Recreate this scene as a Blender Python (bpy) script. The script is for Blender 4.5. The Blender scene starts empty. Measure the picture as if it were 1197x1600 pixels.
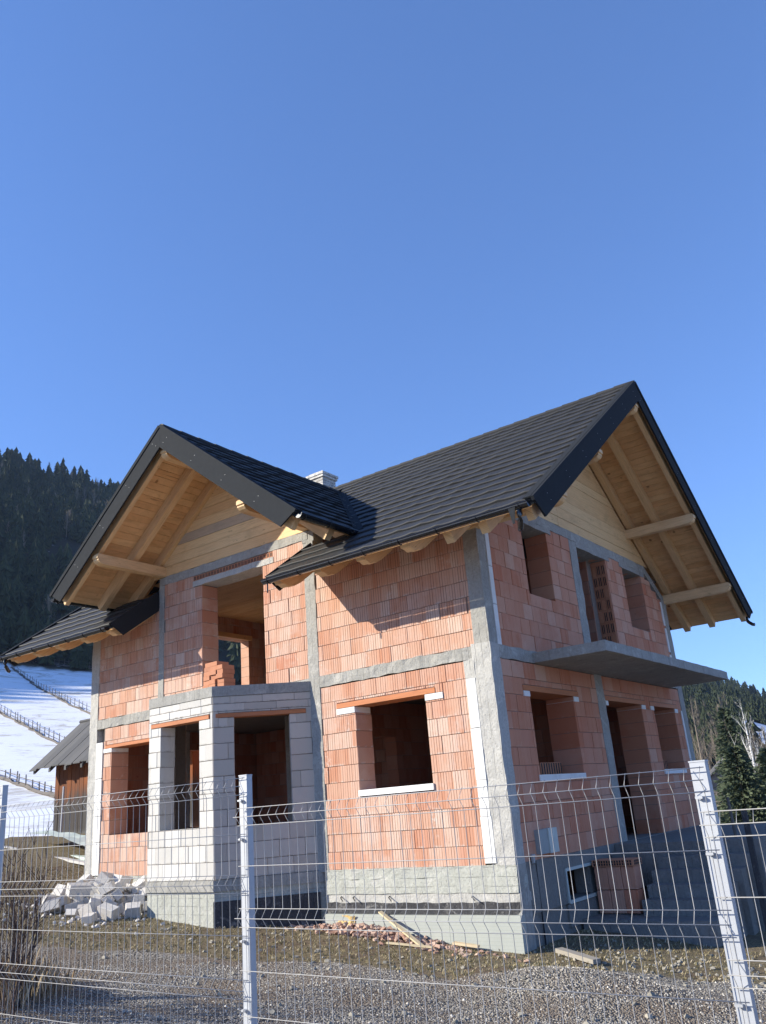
import bpy, bmesh, math, random
from math import radians as R, sin, cos, pi, sqrt, floor, atan2, hypot, exp
from mathutils import Vector, Matrix, noise as mnoise
random.seed(11)
scene = bpy.context.scene
# ------------------------------------------------------------------ camera
cam_d = bpy.data.cameras.new('camera'); cam = bpy.data.objects.new('camera', cam_d)
scene.collection.objects.link(cam); scene.camera = cam
CP = Vector((5.821, -10.532, 0.869)); YAW, PITCH, ROLL, FOC = R(-35.465), R(19.368), R(-4.651), 1301.09
fwd = Vector((sin(YAW)*cos(PITCH), cos(YAW)*cos(PITCH), sin(PITCH)))
r0 = Vector((cos(YAW), -sin(YAW), 0)); u0 = r0.cross(fwd)
rr = r0*cos(ROLL) + u0*sin(ROLL); uu = -r0*sin(ROLL) + u0*cos(ROLL)
M = Matrix((rr, uu, -fwd)).transposed().to_4x4(); M.translation = CP
cam.matrix_world = M
cam_d.sensor_fit = 'VERTICAL'; cam_d.sensor_height = 24.0; cam_d.lens = FOC/1600*24.0
cam_d.clip_start = 0.1; cam_d.clip_end = 3000
def depth_px(P):                       # pixels per metre at P (used only to decide how finely to split)
    d = (Vector(P)-CP).dot(fwd); return FOC/max(d, .1)
# ------------------------------------------------------------------ sky, sun, exposure
S = Vector((-1.12, -1.0, 0.72)).normalized()       # towards the sun
EL = math.asin(S.z); AZ = atan2(S.x, S.y)
world = bpy.data.worlds.new('World'); scene.world = world; world.use_nodes = True
wn = world.node_tree.nodes; wl = world.node_tree.links; wn.clear()
sky = wn.new('ShaderNodeTexSky'); sky.sky_type = 'NISHITA'; sky.sun_disc = False
sky.sun_elevation = EL; sky.sun_rotation = AZ; sky.altitude = 800; sky.air_density = 1.0; sky.dust_density = 0.0; sky.ozone_density = 6.0
SKT = (0.92, 1.11, 1.50)
bg = wn.new('ShaderNodeBackground'); bg.inputs[1].default_value = 0.125
wo = wn.new('ShaderNodeOutputWorld'); gm = wn.new('ShaderNodeGamma'); gm.inputs[1].default_value = 0.76; wl.new(sky.outputs[0], gm.inputs[0])
tn = wn.new('ShaderNodeMix'); tn.data_type = 'RGBA'; tn.blend_type = 'MULTIPLY'; tn.inputs[0].default_value = 1; tn.inputs[7].default_value = (SKT[0], SKT[1], SKT[2], 1)
wl.new(gm.outputs[0], tn.inputs[6]); wl.new(tn.outputs[2], bg.inputs[0]); wl.new(bg.outputs[0], wo.inputs[0])
sun_d = bpy.data.lights.new('sun', 'SUN'); sun = bpy.data.objects.new('sun', sun_d); scene.collection.objects.link(sun)
sun_d.energy = 4.6; sun_d.angle = R(0.5); sun_d.color = (1.0, 0.93, 0.78)
sun.rotation_euler = S.to_track_quat('Z', 'Y').to_euler()
vs = scene.view_settings; vs.view_transform = 'Standard'; vs.look = 'None'; vs.gamma = 1; vs.use_curve_mapping = False; vs.exposure = 0.92
scene.render.engine = 'CYCLES'

COL = scene.collection
# ------------------------------------------------------------------ object helpers
def tagit(o, label=None, cat=None, group=None, kind=None):
    if label: o['label'] = label
    if cat: o['category'] = cat
    if group: o['group'] = group
    if kind: o['kind'] = kind
    return o
def empty(name, loc=(0,0,0), rz=0):
    o = bpy.data.objects.new(name, None); COL.objects.link(o); o.location = loc; o.rotation_euler = (0,0,rz); o.empty_display_size = .2
    return o
WM = {}
def wmat(o):
    m = Matrix.LocRotScale(o.location, o.rotation_euler, o.scale)
    return (wmat(o.parent) @ m) if o.parent else m
def put(name, me, parent=None, mat=None):
    """link mesh data given in world space; a child is expressed in its parent's frame"""
    o = bpy.data.objects.new(name, me); COL.objects.link(o)
    if mat is not None and not me.materials: me.materials.append(mat)
    if parent:
        o.parent = parent
        inv = wmat(parent).inverted()
        l, q, s = inv.decompose(); o.location = l; o.rotation_euler = q.to_euler(); o.scale = s
    return o
class MB:
    def __init__(s): s.v = []; s.f = []; s.m = []; s.uv = {}
    def add(s, vs, fs, mi=0, M=None):
        b = len(s.v)
        s.v += [tuple(M @ Vector(p)) if M is not None else tuple(p) for p in vs]
        s.f += [tuple(i+b for i in f) for f in fs]; s.m += [mi]*len(fs)
        return s
    def box(s, x0, x1, y0, y1, z0, z1, mi=0, M=None):
        v = [(x0,y0,z0),(x1,y0,z0),(x1,y1,z0),(x0,y1,z0),(x0,y0,z1),(x1,y0,z1),(x1,y1,z1),(x0,y1,z1)]
        f = [(0,3,2,1),(4,5,6,7),(0,1,5,4),(1,2,6,5),(2,3,7,6),(3,0,4,7)]
        return s.add(v, f, mi, M)
    def prism(s, pts, d, mi=0):
        """closed polygon pts (3D), extruded by vector d"""
        n = len(pts); d = Vector(d)
        v = [Vector(p) for p in pts] + [Vector(p)+d for p in pts]
        f = [tuple(range(n-1,-1,-1)), tuple(range(n, 2*n))] + [(i,(i+1)%n,(i+1)%n+n,i+n) for i in range(n)]
        return s.add(v, f, mi)
    def tube(s, pts, rad, n=6, mi=0, cap=True):
        pts = [Vector(p) for p in pts]; rs = rad if isinstance(rad,(list,tuple)) else [rad]*len(pts)
        b = len(s.v); ring = []
        for i,p in enumerate(pts):
            t = (pts[min(i+1,len(pts)-1)]-pts[max(i-1,0)]).normalized()
            a = t.cross(Vector((0,0,1)) if abs(t.z) < .95 else Vector((1,0,0))).normalized(); c = t.cross(a)
            for k in range(n):
                w = 2*pi*k/n; s.v.append(tuple(p + (a*cos(w)+c*sin(w))*rs[i]))
        for i in range(len(pts)-1):
            for k in range(n):
                q = b+i*n; s.f.append((q+k, q+(k+1)%n, q+n+(k+1)%n, q+n+k)); s.m.append(mi)
        if cap:
            s.f.append(tuple(b+k for k in range(n-1,-1,-1))); s.m.append(mi)
            s.f.append(tuple(b+(len(pts)-1)*n+k for k in range(n))); s.m.append(mi)
        return s
    def mesh(s, name, mats, smooth=False):
        me = bpy.data.meshes.new(name); me.from_pydata(s.v, [], s.f)
        for m in (mats if isinstance(mats,(list,tuple)) else [mats]): me.materials.append(m)
        me.polygons.foreach_set('material_index', s.m)
        if smooth: me.polygons.foreach_set('use_smooth', [True]*len(s.f))
        me.update(); return me
    def build(s, name, mats, parent=None, smooth=False, recalc=True):
        me = s.mesh(name, mats, smooth)
        if recalc:
            bm = bmesh.new(); bm.from_mesh(me); bmesh.ops.recalc_face_normals(bm, faces=bm.faces); bm.to_mesh(me); bm.free()
        return put(name, me, parent)
# ------------------------------------------------------------------ material helpers
class NT:
    def __init__(s, name):
        s.mat = bpy.data.materials.new(name); s.mat.use_nodes = True; s.t = s.mat.node_tree; s.t.nodes.clear()
        s.out = s.t.nodes.new('ShaderNodeOutputMaterial'); s.b = s.t.nodes.new('ShaderNodeBsdfPrincipled')
        s.t.links.new(s.b.outputs[0], s.out.inputs[0]); s.b.inputs['Specular IOR Level'].default_value = .25
    def n(s, typ, **kw):
        nd = s.t.nodes.new(typ)
        for k,v in kw.items(): setattr(nd, k, v)
        return nd
    def lk(s, a, b): s.t.links.new(a, b)
    def val(s, x, inp):
        if hasattr(x, 'is_output') or hasattr(x, 'links'): s.lk(x, inp)
        else: inp.default_value = x
    def pos(s): return s.n('ShaderNodeNewGeometry').outputs['Position']
    def obj(s): return s.n('ShaderNodeTexCoord').outputs['Object']
    def uv(s): return s.n('ShaderNodeTexCoord').outputs['UV']
    def rnd(s): return s.n('ShaderNodeObjectInfo').outputs['Random']
    def attr(s, nm):
        a = s.n('ShaderNodeAttribute'); a.attribute_name = nm; return a.outputs['Fac']
    def mapv(s, v, scale=(1,1,1), rot=(0,0,0), loc=(0,0,0)):
        m = s.n('ShaderNodeMapping'); s.lk(v, m.inputs[0]); m.inputs['Scale'].default_value = scale; m.inputs['Rotation'].default_value = rot; m.inputs['Location'].default_value = loc
        return m.outputs[0]
    def noise(s, v, sc, det=4, rough=.55, dist=0):
        m = s.n('ShaderNodeTexNoise'); s.lk(v, m.inputs['Vector']); m.inputs['Scale'].default_value = sc; m.inputs['Detail'].default_value = det
        m.inputs['Roughness'].default_value = rough; m.inputs['Distortion'].default_value = dist; return m.outputs['Fac']
    def vor(s, v, sc, feat='F1', out='Distance'):
        m = s.n('ShaderNodeTexVoronoi'); m.feature = feat; s.lk(v, m.inputs['Vector']); m.inputs['Scale'].default_value = sc; return m.outputs[out]
    def math(s, op, a, b=0, c=None):
        m = s.n('ShaderNodeMath', operation=op); s.val(a, m.inputs[0]); s.val(b, m.inputs[1])
        if c is not None: s.val(c, m.inputs[2])
        return m.outputs[0]
    def ramp(s, fac, stops, interp='LINEAR'):
        m = s.n('ShaderNodeValToRGB'); cr = m.color_ramp; cr.interpolation = interp
        while len(cr.elements) < len(stops): cr.elements.new(.5)
        for e,(p,c) in zip(cr.elements, stops): e.position = p; e.color = (*c, 1) if isinstance(c,(tuple,list)) else (c,c,c,1)
        s.lk(fac, m.inputs[0]); return m.outputs[0]
    def mix(s, fac, a, b, mode='MIX'):
        m = s.n('ShaderNodeMix', data_type='RGBA', blend_type=mode)
        s.val(fac, m.inputs[0])
        for x,i in ((a,6),(b,7)):
            if isinstance(x,(tuple,list)): m.inputs[i].default_value = (*x[:3],1)
            else: s.lk(x, m.inputs[i])
        return m.outputs[2]
    def step(s, v, a, b):
        m = s.n('ShaderNodeMapRange'); m.interpolation_type = 'SMOOTHSTEP'; s.lk(v, m.inputs[0]); m.inputs[1].default_value = a; m.inputs[2].default_value = b; return m.outputs[0]
    def bump(s, h, st, dist=.01, nrm=None):
        m = s.n('ShaderNodeBump'); s.lk(h, m.inputs['Height']); m.inputs['Strength'].default_value = st; m.inputs['Distance'].default_value = dist
        if nrm: s.lk(nrm, m.inputs['Normal'])
        return m.outputs[0]
    def fin(s, col=None, rough=.8, nrm=None, metal=0, spec=None):
        if col is not None: s.val(col if not isinstance(col,(tuple,list)) else (*col,1), s.b.inputs['Base Color'])
        s.val(rough, s.b.inputs['Roughness']); s.b.inputs['Metallic'].default_value = metal
        if nrm: s.lk(nrm, s.b.inputs['Normal'])
        if spec is not None: s.b.inputs['Specular IOR Level'].default_value = spec
        return s.mat
    def sep(s, v):
        m = s.n('ShaderNodeSeparateXYZ'); s.lk(v, m.inputs[0]); return m.outputs
    def comb(s, x, y, z):
        m = s.n('ShaderNodeCombineXYZ'); s.val(x, m.inputs[0]); s.val(y, m.inputs[1]); s.val(z, m.inputs[2]); return m.outputs[0]

def brick_mat(name, groove=1.0, tint=(1,1,1), white=.5):
    t = NT(name); P = t.pos(); uv = t.sep(t.uv())
    rn = t.math('FRACT', t.math('ADD', t.rnd(), t.attr('rnd')))
    rn2 = t.math('FRACT', t.math('MULTIPLY', rn, 7.31))
    base = t.ramp(rn, [(0,(.50,.235,.145)),(.3,(.54,.31,.215)),(.6,(.57,.365,.275)),(.85,(.61,.47,.385)),(1,(.50,.21,.125))])
    base = t.mix(t.math('MULTIPLY', t.step(t.noise(P, 1.7, 5, .7), .45, .75), .6), base, (.50,.20,.11))
    # each rib takes its own tone
    ribs = t.math('DIVIDE', uv[0], .044)
    rid = t.n('ShaderNodeTexWhiteNoise', noise_dimensions='2D'); t.lk(t.comb(t.math('FLOOR', ribs), t.math('MULTIPLY', rn, 50), 0), rid.inputs['Vector'])
    base = t.mix(t.math('MULTIPLY', rid.outputs['Value'], .35), base, (.62,.40,.31))
    fr = t.math('ABSOLUTE', t.math('SUBTRACT', t.math('FRACT', ribs), .5))      # .5 at groove
    wob = t.math('MULTIPLY', t.math('SUBTRACT', t.noise(P, 9, 2), .5), .05)
    gr = t.step(t.math('ADD', fr, wob), .405, .455)
    deep = t.step(t.noise(t.comb(t.math('FLOOR', t.math('ADD', ribs, .5)), t.math('MULTIPLY', rn2, 30), 0), 3.7, 0), .35, .6)
    gr = t.math('MULTIPLY', gr, t.math('ADD', t.math('MULTIPLY', deep, .65), .35))
    # lime smears and mortar dust
    w1 = t.step(t.noise(t.mapv(P, (1,1,.35)), 2.3, 6, .72, .6), .58-.06*white, .70)
    w2 = t.step(t.noise(P, 17, 4, .7), .42, .66)
    base = t.mix(t.math('MULTIPLY', t.math('MULTIPLY', w1, w2), .9*white), base, (.66,.58,.52))
    blot = t.step(t.noise(P, 1.1, 5, .65), .50, .70)
    base = t.mix(t.math('MULTIPLY', blot, .75*white), base, (.66,.54,.47))
    edge = t.math('MULTIPLY', t.math('SUBTRACT', 1, t.step(uv[1], .006, .045)), t.step(t.noise(P, 7, 4, .7), .48, .62))
    base = t.mix(t.math('MULTIPLY', edge, .8*white), base, (.56,.52,.47))
    dk = t.step(t.noise(P, 5.5, 5, .75), .63, .75)
    base = t.mix(t.math('MULTIPLY', dk, .45), base, (.25,.10,.07)); tone = t.noise(P, .55, 4, .6); base = t.mix(t.math('MULTIPLY', t.step(tone, .50, .66), .35), base, (.47,.19,.11))
    base = t.mix(t.math('MULTIPLY', gr, .92*min(1,groove)), base, (.13,.045,.030))  # rib shadow and groove dirt painted as dark lines into the clay colour
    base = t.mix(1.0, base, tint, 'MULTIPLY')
    h = t.math('SUBTRACT', t.math('MULTIPLY', t.noise(P, 60, 3), .12), t.math('MULTIPLY', gr, groove))
    return t.fin(base, .9, t.bump(h, .8, .008))
M_brick = brick_mat('clay_brick', 1.0, (1,1,1), .8)
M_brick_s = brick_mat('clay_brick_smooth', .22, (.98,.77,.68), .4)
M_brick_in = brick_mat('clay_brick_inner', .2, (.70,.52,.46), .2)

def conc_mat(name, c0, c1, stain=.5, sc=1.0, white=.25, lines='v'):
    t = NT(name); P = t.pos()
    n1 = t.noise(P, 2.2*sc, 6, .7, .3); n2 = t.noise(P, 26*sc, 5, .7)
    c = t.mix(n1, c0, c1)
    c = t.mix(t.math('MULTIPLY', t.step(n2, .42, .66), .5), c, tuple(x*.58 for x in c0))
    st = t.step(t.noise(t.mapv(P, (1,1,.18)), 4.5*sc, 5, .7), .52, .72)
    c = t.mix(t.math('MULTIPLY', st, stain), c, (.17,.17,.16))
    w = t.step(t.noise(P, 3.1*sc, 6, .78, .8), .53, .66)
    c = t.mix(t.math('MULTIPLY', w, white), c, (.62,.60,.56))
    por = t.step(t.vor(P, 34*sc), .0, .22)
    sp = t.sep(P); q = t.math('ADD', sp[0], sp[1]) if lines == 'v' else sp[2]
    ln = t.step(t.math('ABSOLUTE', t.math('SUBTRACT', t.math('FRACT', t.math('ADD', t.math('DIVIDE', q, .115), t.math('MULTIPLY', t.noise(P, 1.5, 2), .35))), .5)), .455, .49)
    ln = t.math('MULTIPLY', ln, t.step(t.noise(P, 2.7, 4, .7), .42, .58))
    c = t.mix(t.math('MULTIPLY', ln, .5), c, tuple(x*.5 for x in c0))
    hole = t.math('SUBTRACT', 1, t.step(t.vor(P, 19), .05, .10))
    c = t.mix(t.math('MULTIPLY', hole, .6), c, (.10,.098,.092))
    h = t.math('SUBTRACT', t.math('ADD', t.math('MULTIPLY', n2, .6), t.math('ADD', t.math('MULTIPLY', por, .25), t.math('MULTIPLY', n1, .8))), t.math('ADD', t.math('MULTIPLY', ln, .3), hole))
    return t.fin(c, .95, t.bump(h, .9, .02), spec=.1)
M_conc = conc_mat('raw_concrete', (.43,.42,.39), (.29,.283,.262), .5, 1, .4)
M_conc_l = conc_mat('pale_concrete', (.55,.54,.51), (.41,.40,.375), .3, 1.3, .7)
M_conc_d = conc_mat('dark_concrete', (.27,.26,.245), (.18,.175,.165), .3, 1, .1)  # darker grey tone than the raw concrete
M_plinth = conc_mat('plinth_concrete', (.50,.505,.46), (.38,.39,.35), .5, 1.1, .45, 'h')
M_bitumen = conc_mat('bitumen_coating', (.055,.055,.06), (.085,.085,.09), .2, 1.6, .25)
def aac_mat(name, c0=(.66,.655,.63), c1=(.55,.54,.51), pink=.0, smear=.0):
    t = NT(name); P = t.pos()
    rn = t.math('FRACT', t.math('ADD', t.rnd(), t.attr('rnd')))
    c = t.mix(rn, c0, c1)
    c = t.mix(t.math('MULTIPLY', t.step(t.noise(P, 3, 5, .7), .45, .75), .35), c, (.42,.40,.37))
    c = t.mix(t.math('MULTIPLY', t.step(t.noise(P, 1.4, 5, .7), .35, .65), pink), c, (.56,.44,.38))
    uv = t.sep(t.uv()); ed = t.math('MULTIPLY', t.math('SUBTRACT', 1, t.step(uv[1], .004, .035)), t.step(t.noise(P, 9, 4, .75), .42, .60))
    c = t.mix(t.math('MULTIPLY', ed, smear), c, (.33,.31,.28))
    c = t.mix(t.math('MULTIPLY', t.step(t.noise(t.mapv(P, (1,1,.25)), 5.0, 5, .75), .56, .72), smear*.55), c, (.36,.33,.29))
    h = t.noise(P, 70, 4, .7)
    return t.fin(c, .95, t.bump(h, .5, .006))
M_aac = aac_mat('aerated_block', (.64,.63,.60), (.53,.52,.49), .12, .8)
M_aac_r = aac_mat('broken_aerated_block', (.62,.60,.57), (.48,.465,.44), .2, .3)
M_aac_p = aac_mat('aerated_block_stained', (.58,.53,.46), (.44,.40,.34), .35, .8)
M_white = aac_mat('white_insulation', (.80,.80,.79), (.74,.74,.73))
def xps():
    t = NT('insulation_panel'); P = t.pos(); z = t.sep(P)[2]
    ln = t.step(t.math('ABSOLUTE', t.math('SUBTRACT', t.math('FRACT', t.math('MULTIPLY', z, 22)), .5)), .40, .5)
    c = t.mix(t.noise(P, 4, 5, .7), (.42,.44,.405), (.34,.36,.335))
    c = t.mix(t.math('MULTIPLY', ln, .35), c, (.22,.25,.24))
    c = t.mix(t.step(t.noise(P, 2.6, 5, .75, .6), .62, .7), c, (.55,.54,.47))
    return t.fin(c, .75, t.bump(t.noise(P, 40, 3), .3, .005))
M_xps = xps()
def foam():
    t = NT('foam_smear'); P = t.pos()
    return t.fin(t.mix(t.noise(P, 14, 4), (.55,.36,.12), (.62,.50,.28)), .8, t.bump(t.noise(P, 30, 3), .8, .02))
M_foam = foam()
def wood_mat(name, c0, c1, axis=0, knots=.7, grey=.0, scale=1.0, dark=(.20,.085,.03)):
    """grain runs along the object's own long axis given in uv.x"""
    t = NT(name); uv = t.uv(); rn = t.rnd()
    off = t.comb(t.math('MULTIPLY', rn, 37.0), t.math('MULTIPLY', rn, 11.0), 0)
    va = t.n('ShaderNodeVectorMath', operation='ADD'); t.lk(uv, va.inputs[0]); t.lk(off, va.inputs[1]); v = va.outputs[0]
    g = t.noise(t.mapv(v, (1.2*scale, 22*scale, 1)), 2.0, 6, .65, .8)
    g2 = t.noise(t.mapv(v, (.6*scale, 2.5, 1)), 1.3, 4, .6)
    c = t.mix(rn, c0, c1)
    c = t.mix(t.math('MULTIPLY', t.step(g, .4, .75), .45), c, tuple(x*.55 for x in c1))
    c = t.mix(t.math('MULTIPLY', t.step(g2, .5, .8), .35), c, (.50,.24,.10))
    kn = t.vor(t.mapv(v, (1.6, 6.0, 1)), 1.9)
    k = t.math('SUBTRACT', 1, t.step(kn, .06, .13))
    st = t.step(t.noise(t.mapv(v, (.8, 1.6, 1)), 1.1, 6, .75, 1.0), .50, .70)
    c = t.mix(t.math('MULTIPLY', st, .45), c, tuple(x*.62 for x in c1))
    crack = t.step(t.noise(t.mapv(v, (.5, 45, 1)), 1.6, 3, .6), .66, .70)
    c = t.mix(t.math('MULTIPLY', crack, .5), c, dark)
    c = t.mix(t.math('MULTIPLY', k, knots), c, dark)
    if grey: c = t.mix(t.math('MULTIPLY', t.step(t.noise(v, 2.0, 4), .3, .7), grey), c, (.30,.29,.27))
    return t.fin(c, .62, t.bump(g, .25, .004))
M_soffit = wood_mat('soffit_wood', (.84,.56,.29), (.74,.44,.21))
M_beamw = wood_mat('beam_wood', (.84,.60,.34), (.76,.51,.27), knots=.35)
M_gablew = wood_mat('gable_wood', (.84,.60,.32), (.76,.50,.25), knots=.5)
M_gableg = wood_mat('weathered_gable_wood', (.62,.48,.33), (.55,.43,.30), knots=.4, grey=.3)
M_lint = wood_mat('lintel_clay', (.52,.19,.08), (.48,.18,.08), knots=0)
M_plank = wood_mat('loose_plank', (.66,.56,.38), (.6,.5,.33), knots=.3)
M_plankd = wood_mat('weathered_plank', (.34,.31,.26), (.26,.24,.21), knots=.3, grey=.5)
def tile_mat():
    t = NT('dark_roof_tile'); P = t.pos()
    g = t.noise(P, 170, 3, .8); n = t.noise(P, 3, 4, .6)
    c = t.mix(t.step(g, .35, .75), (.009,.010,.012), (.030,.031,.034))
    c = t.mix(t.math('MULTIPLY', n, .4), c, (.030,.030,.032)); c = t.mix(t.math('MULTIPLY', t.rnd(), .35), c, (.042,.042,.043)); c = t.mix(t.math('MULTIPLY', t.step(t.noise(P, 1.3, 5, .75), .52, .7), .3), c, (.050,.048,.044))
    return t.fin(c, .62, t.bump(g, .6, .004), spec=.35)
M_tile = tile_mat()
def metal(name, c, rough, met=.0, n=.1, sp=.5):
    t = NT(name); P = t.pos(); nn = t.noise(P, 12, 4, .6)
    return t.fin(t.mix(nn, c, tuple(x*.8 for x in c)), t.math('ADD', t.math('MULTIPLY', nn, n), rough), None, met, sp)
M_barge = metal('dark_metal_flashing', (.030,.033,.038), .75, 0, .1, .06)
M_gutter = metal('black_gutter', (.010,.011,.014), .14, 0, .05, .9)
M_galv = metal('galvanised_steel', (.50,.52,.56), .5, .2)
M_wire = metal('galvanised_wire', (.38,.38,.39), .5, .2)
M_clip = metal('clip_metal', (.55,.56,.58), .4, .4)
M_meterg = metal('meter_box_grey', (.33,.36,.36), .5)
M_meterw = metal('meter_box_cover', (.55,.60,.56), .5)
M_dark = metal('dark_void', (.02,.02,.022), .8)
def clay_plain(name, c0, c1):
    t = NT(name); P = t.pos(); rn = t.rnd()
    c = t.mix(t.math('FRACT', t.math('ADD', rn, t.attr('rnd'))), c0, c1); c = t.mix(t.math('MULTIPLY', t.noise(P, 12, 4), .4), c, (.60,.40,.30))
    return t.fin(c, .9, t.bump(t.noise(P, 50, 3), .4, .005))
M_clay = clay_plain('solid_clay_brick', (.50,.20,.10), (.40,.15,.075))
M_shard = clay_plain('clay_shard', (.30,.165,.12), (.47,.36,.29))

# ------------------------------------------------------------------ ground height
def sst(a, b, x):
    t = max(0., min(1., (x-a)/(b-a))); return t*t*(3-2*t)
def lerp(a, b, t): return a + (b-a)*t
def tab(tb, x):
    if x <= tb[0][0]: return tb[0][1]
    for (a,u),(b,v) in zip(tb, tb[1:]):
        if x <= b: return u + (v-u)*sst(0,1,(x-a)/(b-a))
    return tb[-1][1]
#        azimuth (deg from +Y) -> (tan elevation of hill top, distance of top, tan of forest foot, distance of foot)
T_TOP = [(-180,.02),(-150,.03),(-128,.20),(-108,.42),(-85,.445),(-62,.418),(-58,.395),(-54,.375),(-40,.30),(-26,.17),(-18,.103),(-14.6,.092),(-12,.070),(0,.055),(30,.04),(180,.02)]
T_DT  = [(-180,700),(-128,520),(-100,400),(-80,430),(-62,520),(-40,560),(-18,640),(180,700)]
T_FT  = [(-180,.01),(-128,.05),(-100,.15),(-62,.176),(-54,.170),(-40,.12),(-26,.03),(-18,.008),(-12,.010),(0,.03),(180,.01)]
T_DF  = [(-180,400),(-128,230),(-100,170),(-80,200),(-62,230),(-40,240),(-20,190),(-8,190),(180,400)]
def ground_z(x, y):
    dx, dy = x-CP.x, y-CP.y; D = hypot(dx, dy); az = math.degrees(atan2(dx, dy))
    lo = -1.04 - .085*x
    if lo < -1.5: lo = -1.5 + .25*(lo+1.5)*exp((lo+1.5))            # levels out to the right
    lo = min(lo, .72 - .45*exp(-max(0, (-x-17))/14)) if x < -17 else lo
    lo = max(lo, -1.65)
    lo += .34*sst(-2.5, -8.5, y)*sst(-16, -4, x) if y < -2.5 else 0
    lo += .45*sst(-9.5,-13.5,x)*sst(-3,3,y)                     # slight bank behind the house, towards the barn
    zt, dt, zf, df = tab(T_TOP,az), tab(T_DT,az), tab(T_FT,az), tab(T_DF,az)
    zfoot = CP.z + zf*df; ztop = CP.z + zt*dt
    d0 = 48
    if D < 20: z = lo
    elif D < d0: z = lerp(lo, tab([(-180,-1.3),(-75,.7),(-50,.8),(-35,-.2),(-20,-1.5),(180,-1.5)], az), sst(20, d0, D))
    else:
        zb = tab([(-180,-1.3),(-75,.7),(-50,.8),(-35,-.2),(-20,-1.5),(180,-1.5)], az)
        if D < df:
            s = (D-d0)/(df-d0); z = zb + (zfoot-zb)*(s**1.25)
        elif D < dt:
            s = (D-df)/(dt-df); z = zfoot + (ztop-zfoot)*(s*.85 + .15*sst(0,1,s))
        else:
            z = ztop - (D-dt)*.12
        z += (mnoise.noise(Vector((x*.02, y*.02, 3)))*3.0*sst(60, 300, D) + mnoise.noise(Vector((x*.006, y*.006, 9)))*9*sst(250, 500, D))
    if D < 30:
        z += .035*mnoise.noise(Vector((x*.7, y*.7, 0))) + .015*mnoise.noise(Vector((x*2.6, y*2.6, 4)))
        if -8 < y < -2: z -= .030*exp(-((y+4.35-.12*x)/.13)**2) + .030*exp(-((y+5.75-.12*x)/.13)**2) - .018*exp(-((y+4.7-.12*x)/.12)**2)
        # low gravel mound behind the fence, right of the middle
        z += .22*exp(-(((x-1.5)/1.3)**2 + ((y+1.35)/.6)**2)) + .07*exp(-(((x+.6)/1.2)**2 + ((y+2.9)/.5)**2)) 
    return z
def zone(x, y):
    """(gravel, grass, snow, forest) weights"""
    dx, dy = x-CP.x, y-CP.y; D = hypot(dx, dy); az = math.degrees(atan2(dx, dy))
    n = mnoise.noise(Vector((x*.8, y*.8, 7)))*.45 + mnoise.noise(Vector((x*2.4, y*2.4, 2)))*.2
    edge = tab([(-14,-4.6),(-6,-3.5),(-3,-2.35),(-1.4,-1.75),(-.2,-1.8),(.45,-1.5),(1.5,-.2),(3,.1),(6,.6)], x)
    if x > 6: edge = .6
    gravel = sst(.25, -.25, (y-edge)+n*.5)
    if x < -14: gravel *= sst(-20,-14,x)
    # house / barn / field
    snow = 0.
    if D > 26: snow = sst(26, 34, D + n*8) * (1 if az < -30 else sst(.1,.5, mnoise.noise(Vector((x*.05, y*.22, 1))) + .32))
    if D > 20 and az > -22 and az < 40: snow = max(snow, sst(-.05,.2, mnoise.noise(Vector((x*.10, y*.35, 5))) + .10) * sst(22,30,D)) * (1 if D < 62 or D > 200 else .25)
    df = tab(T_DF, az)
    fo = sst(df-5, df+3, D + n*6)
    if -14.2 < az < -9 and D > 250 and D < 330: fo *= .0; snow = 1.
    return gravel, 1-gravel, snow*(1-fo), fo
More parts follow.
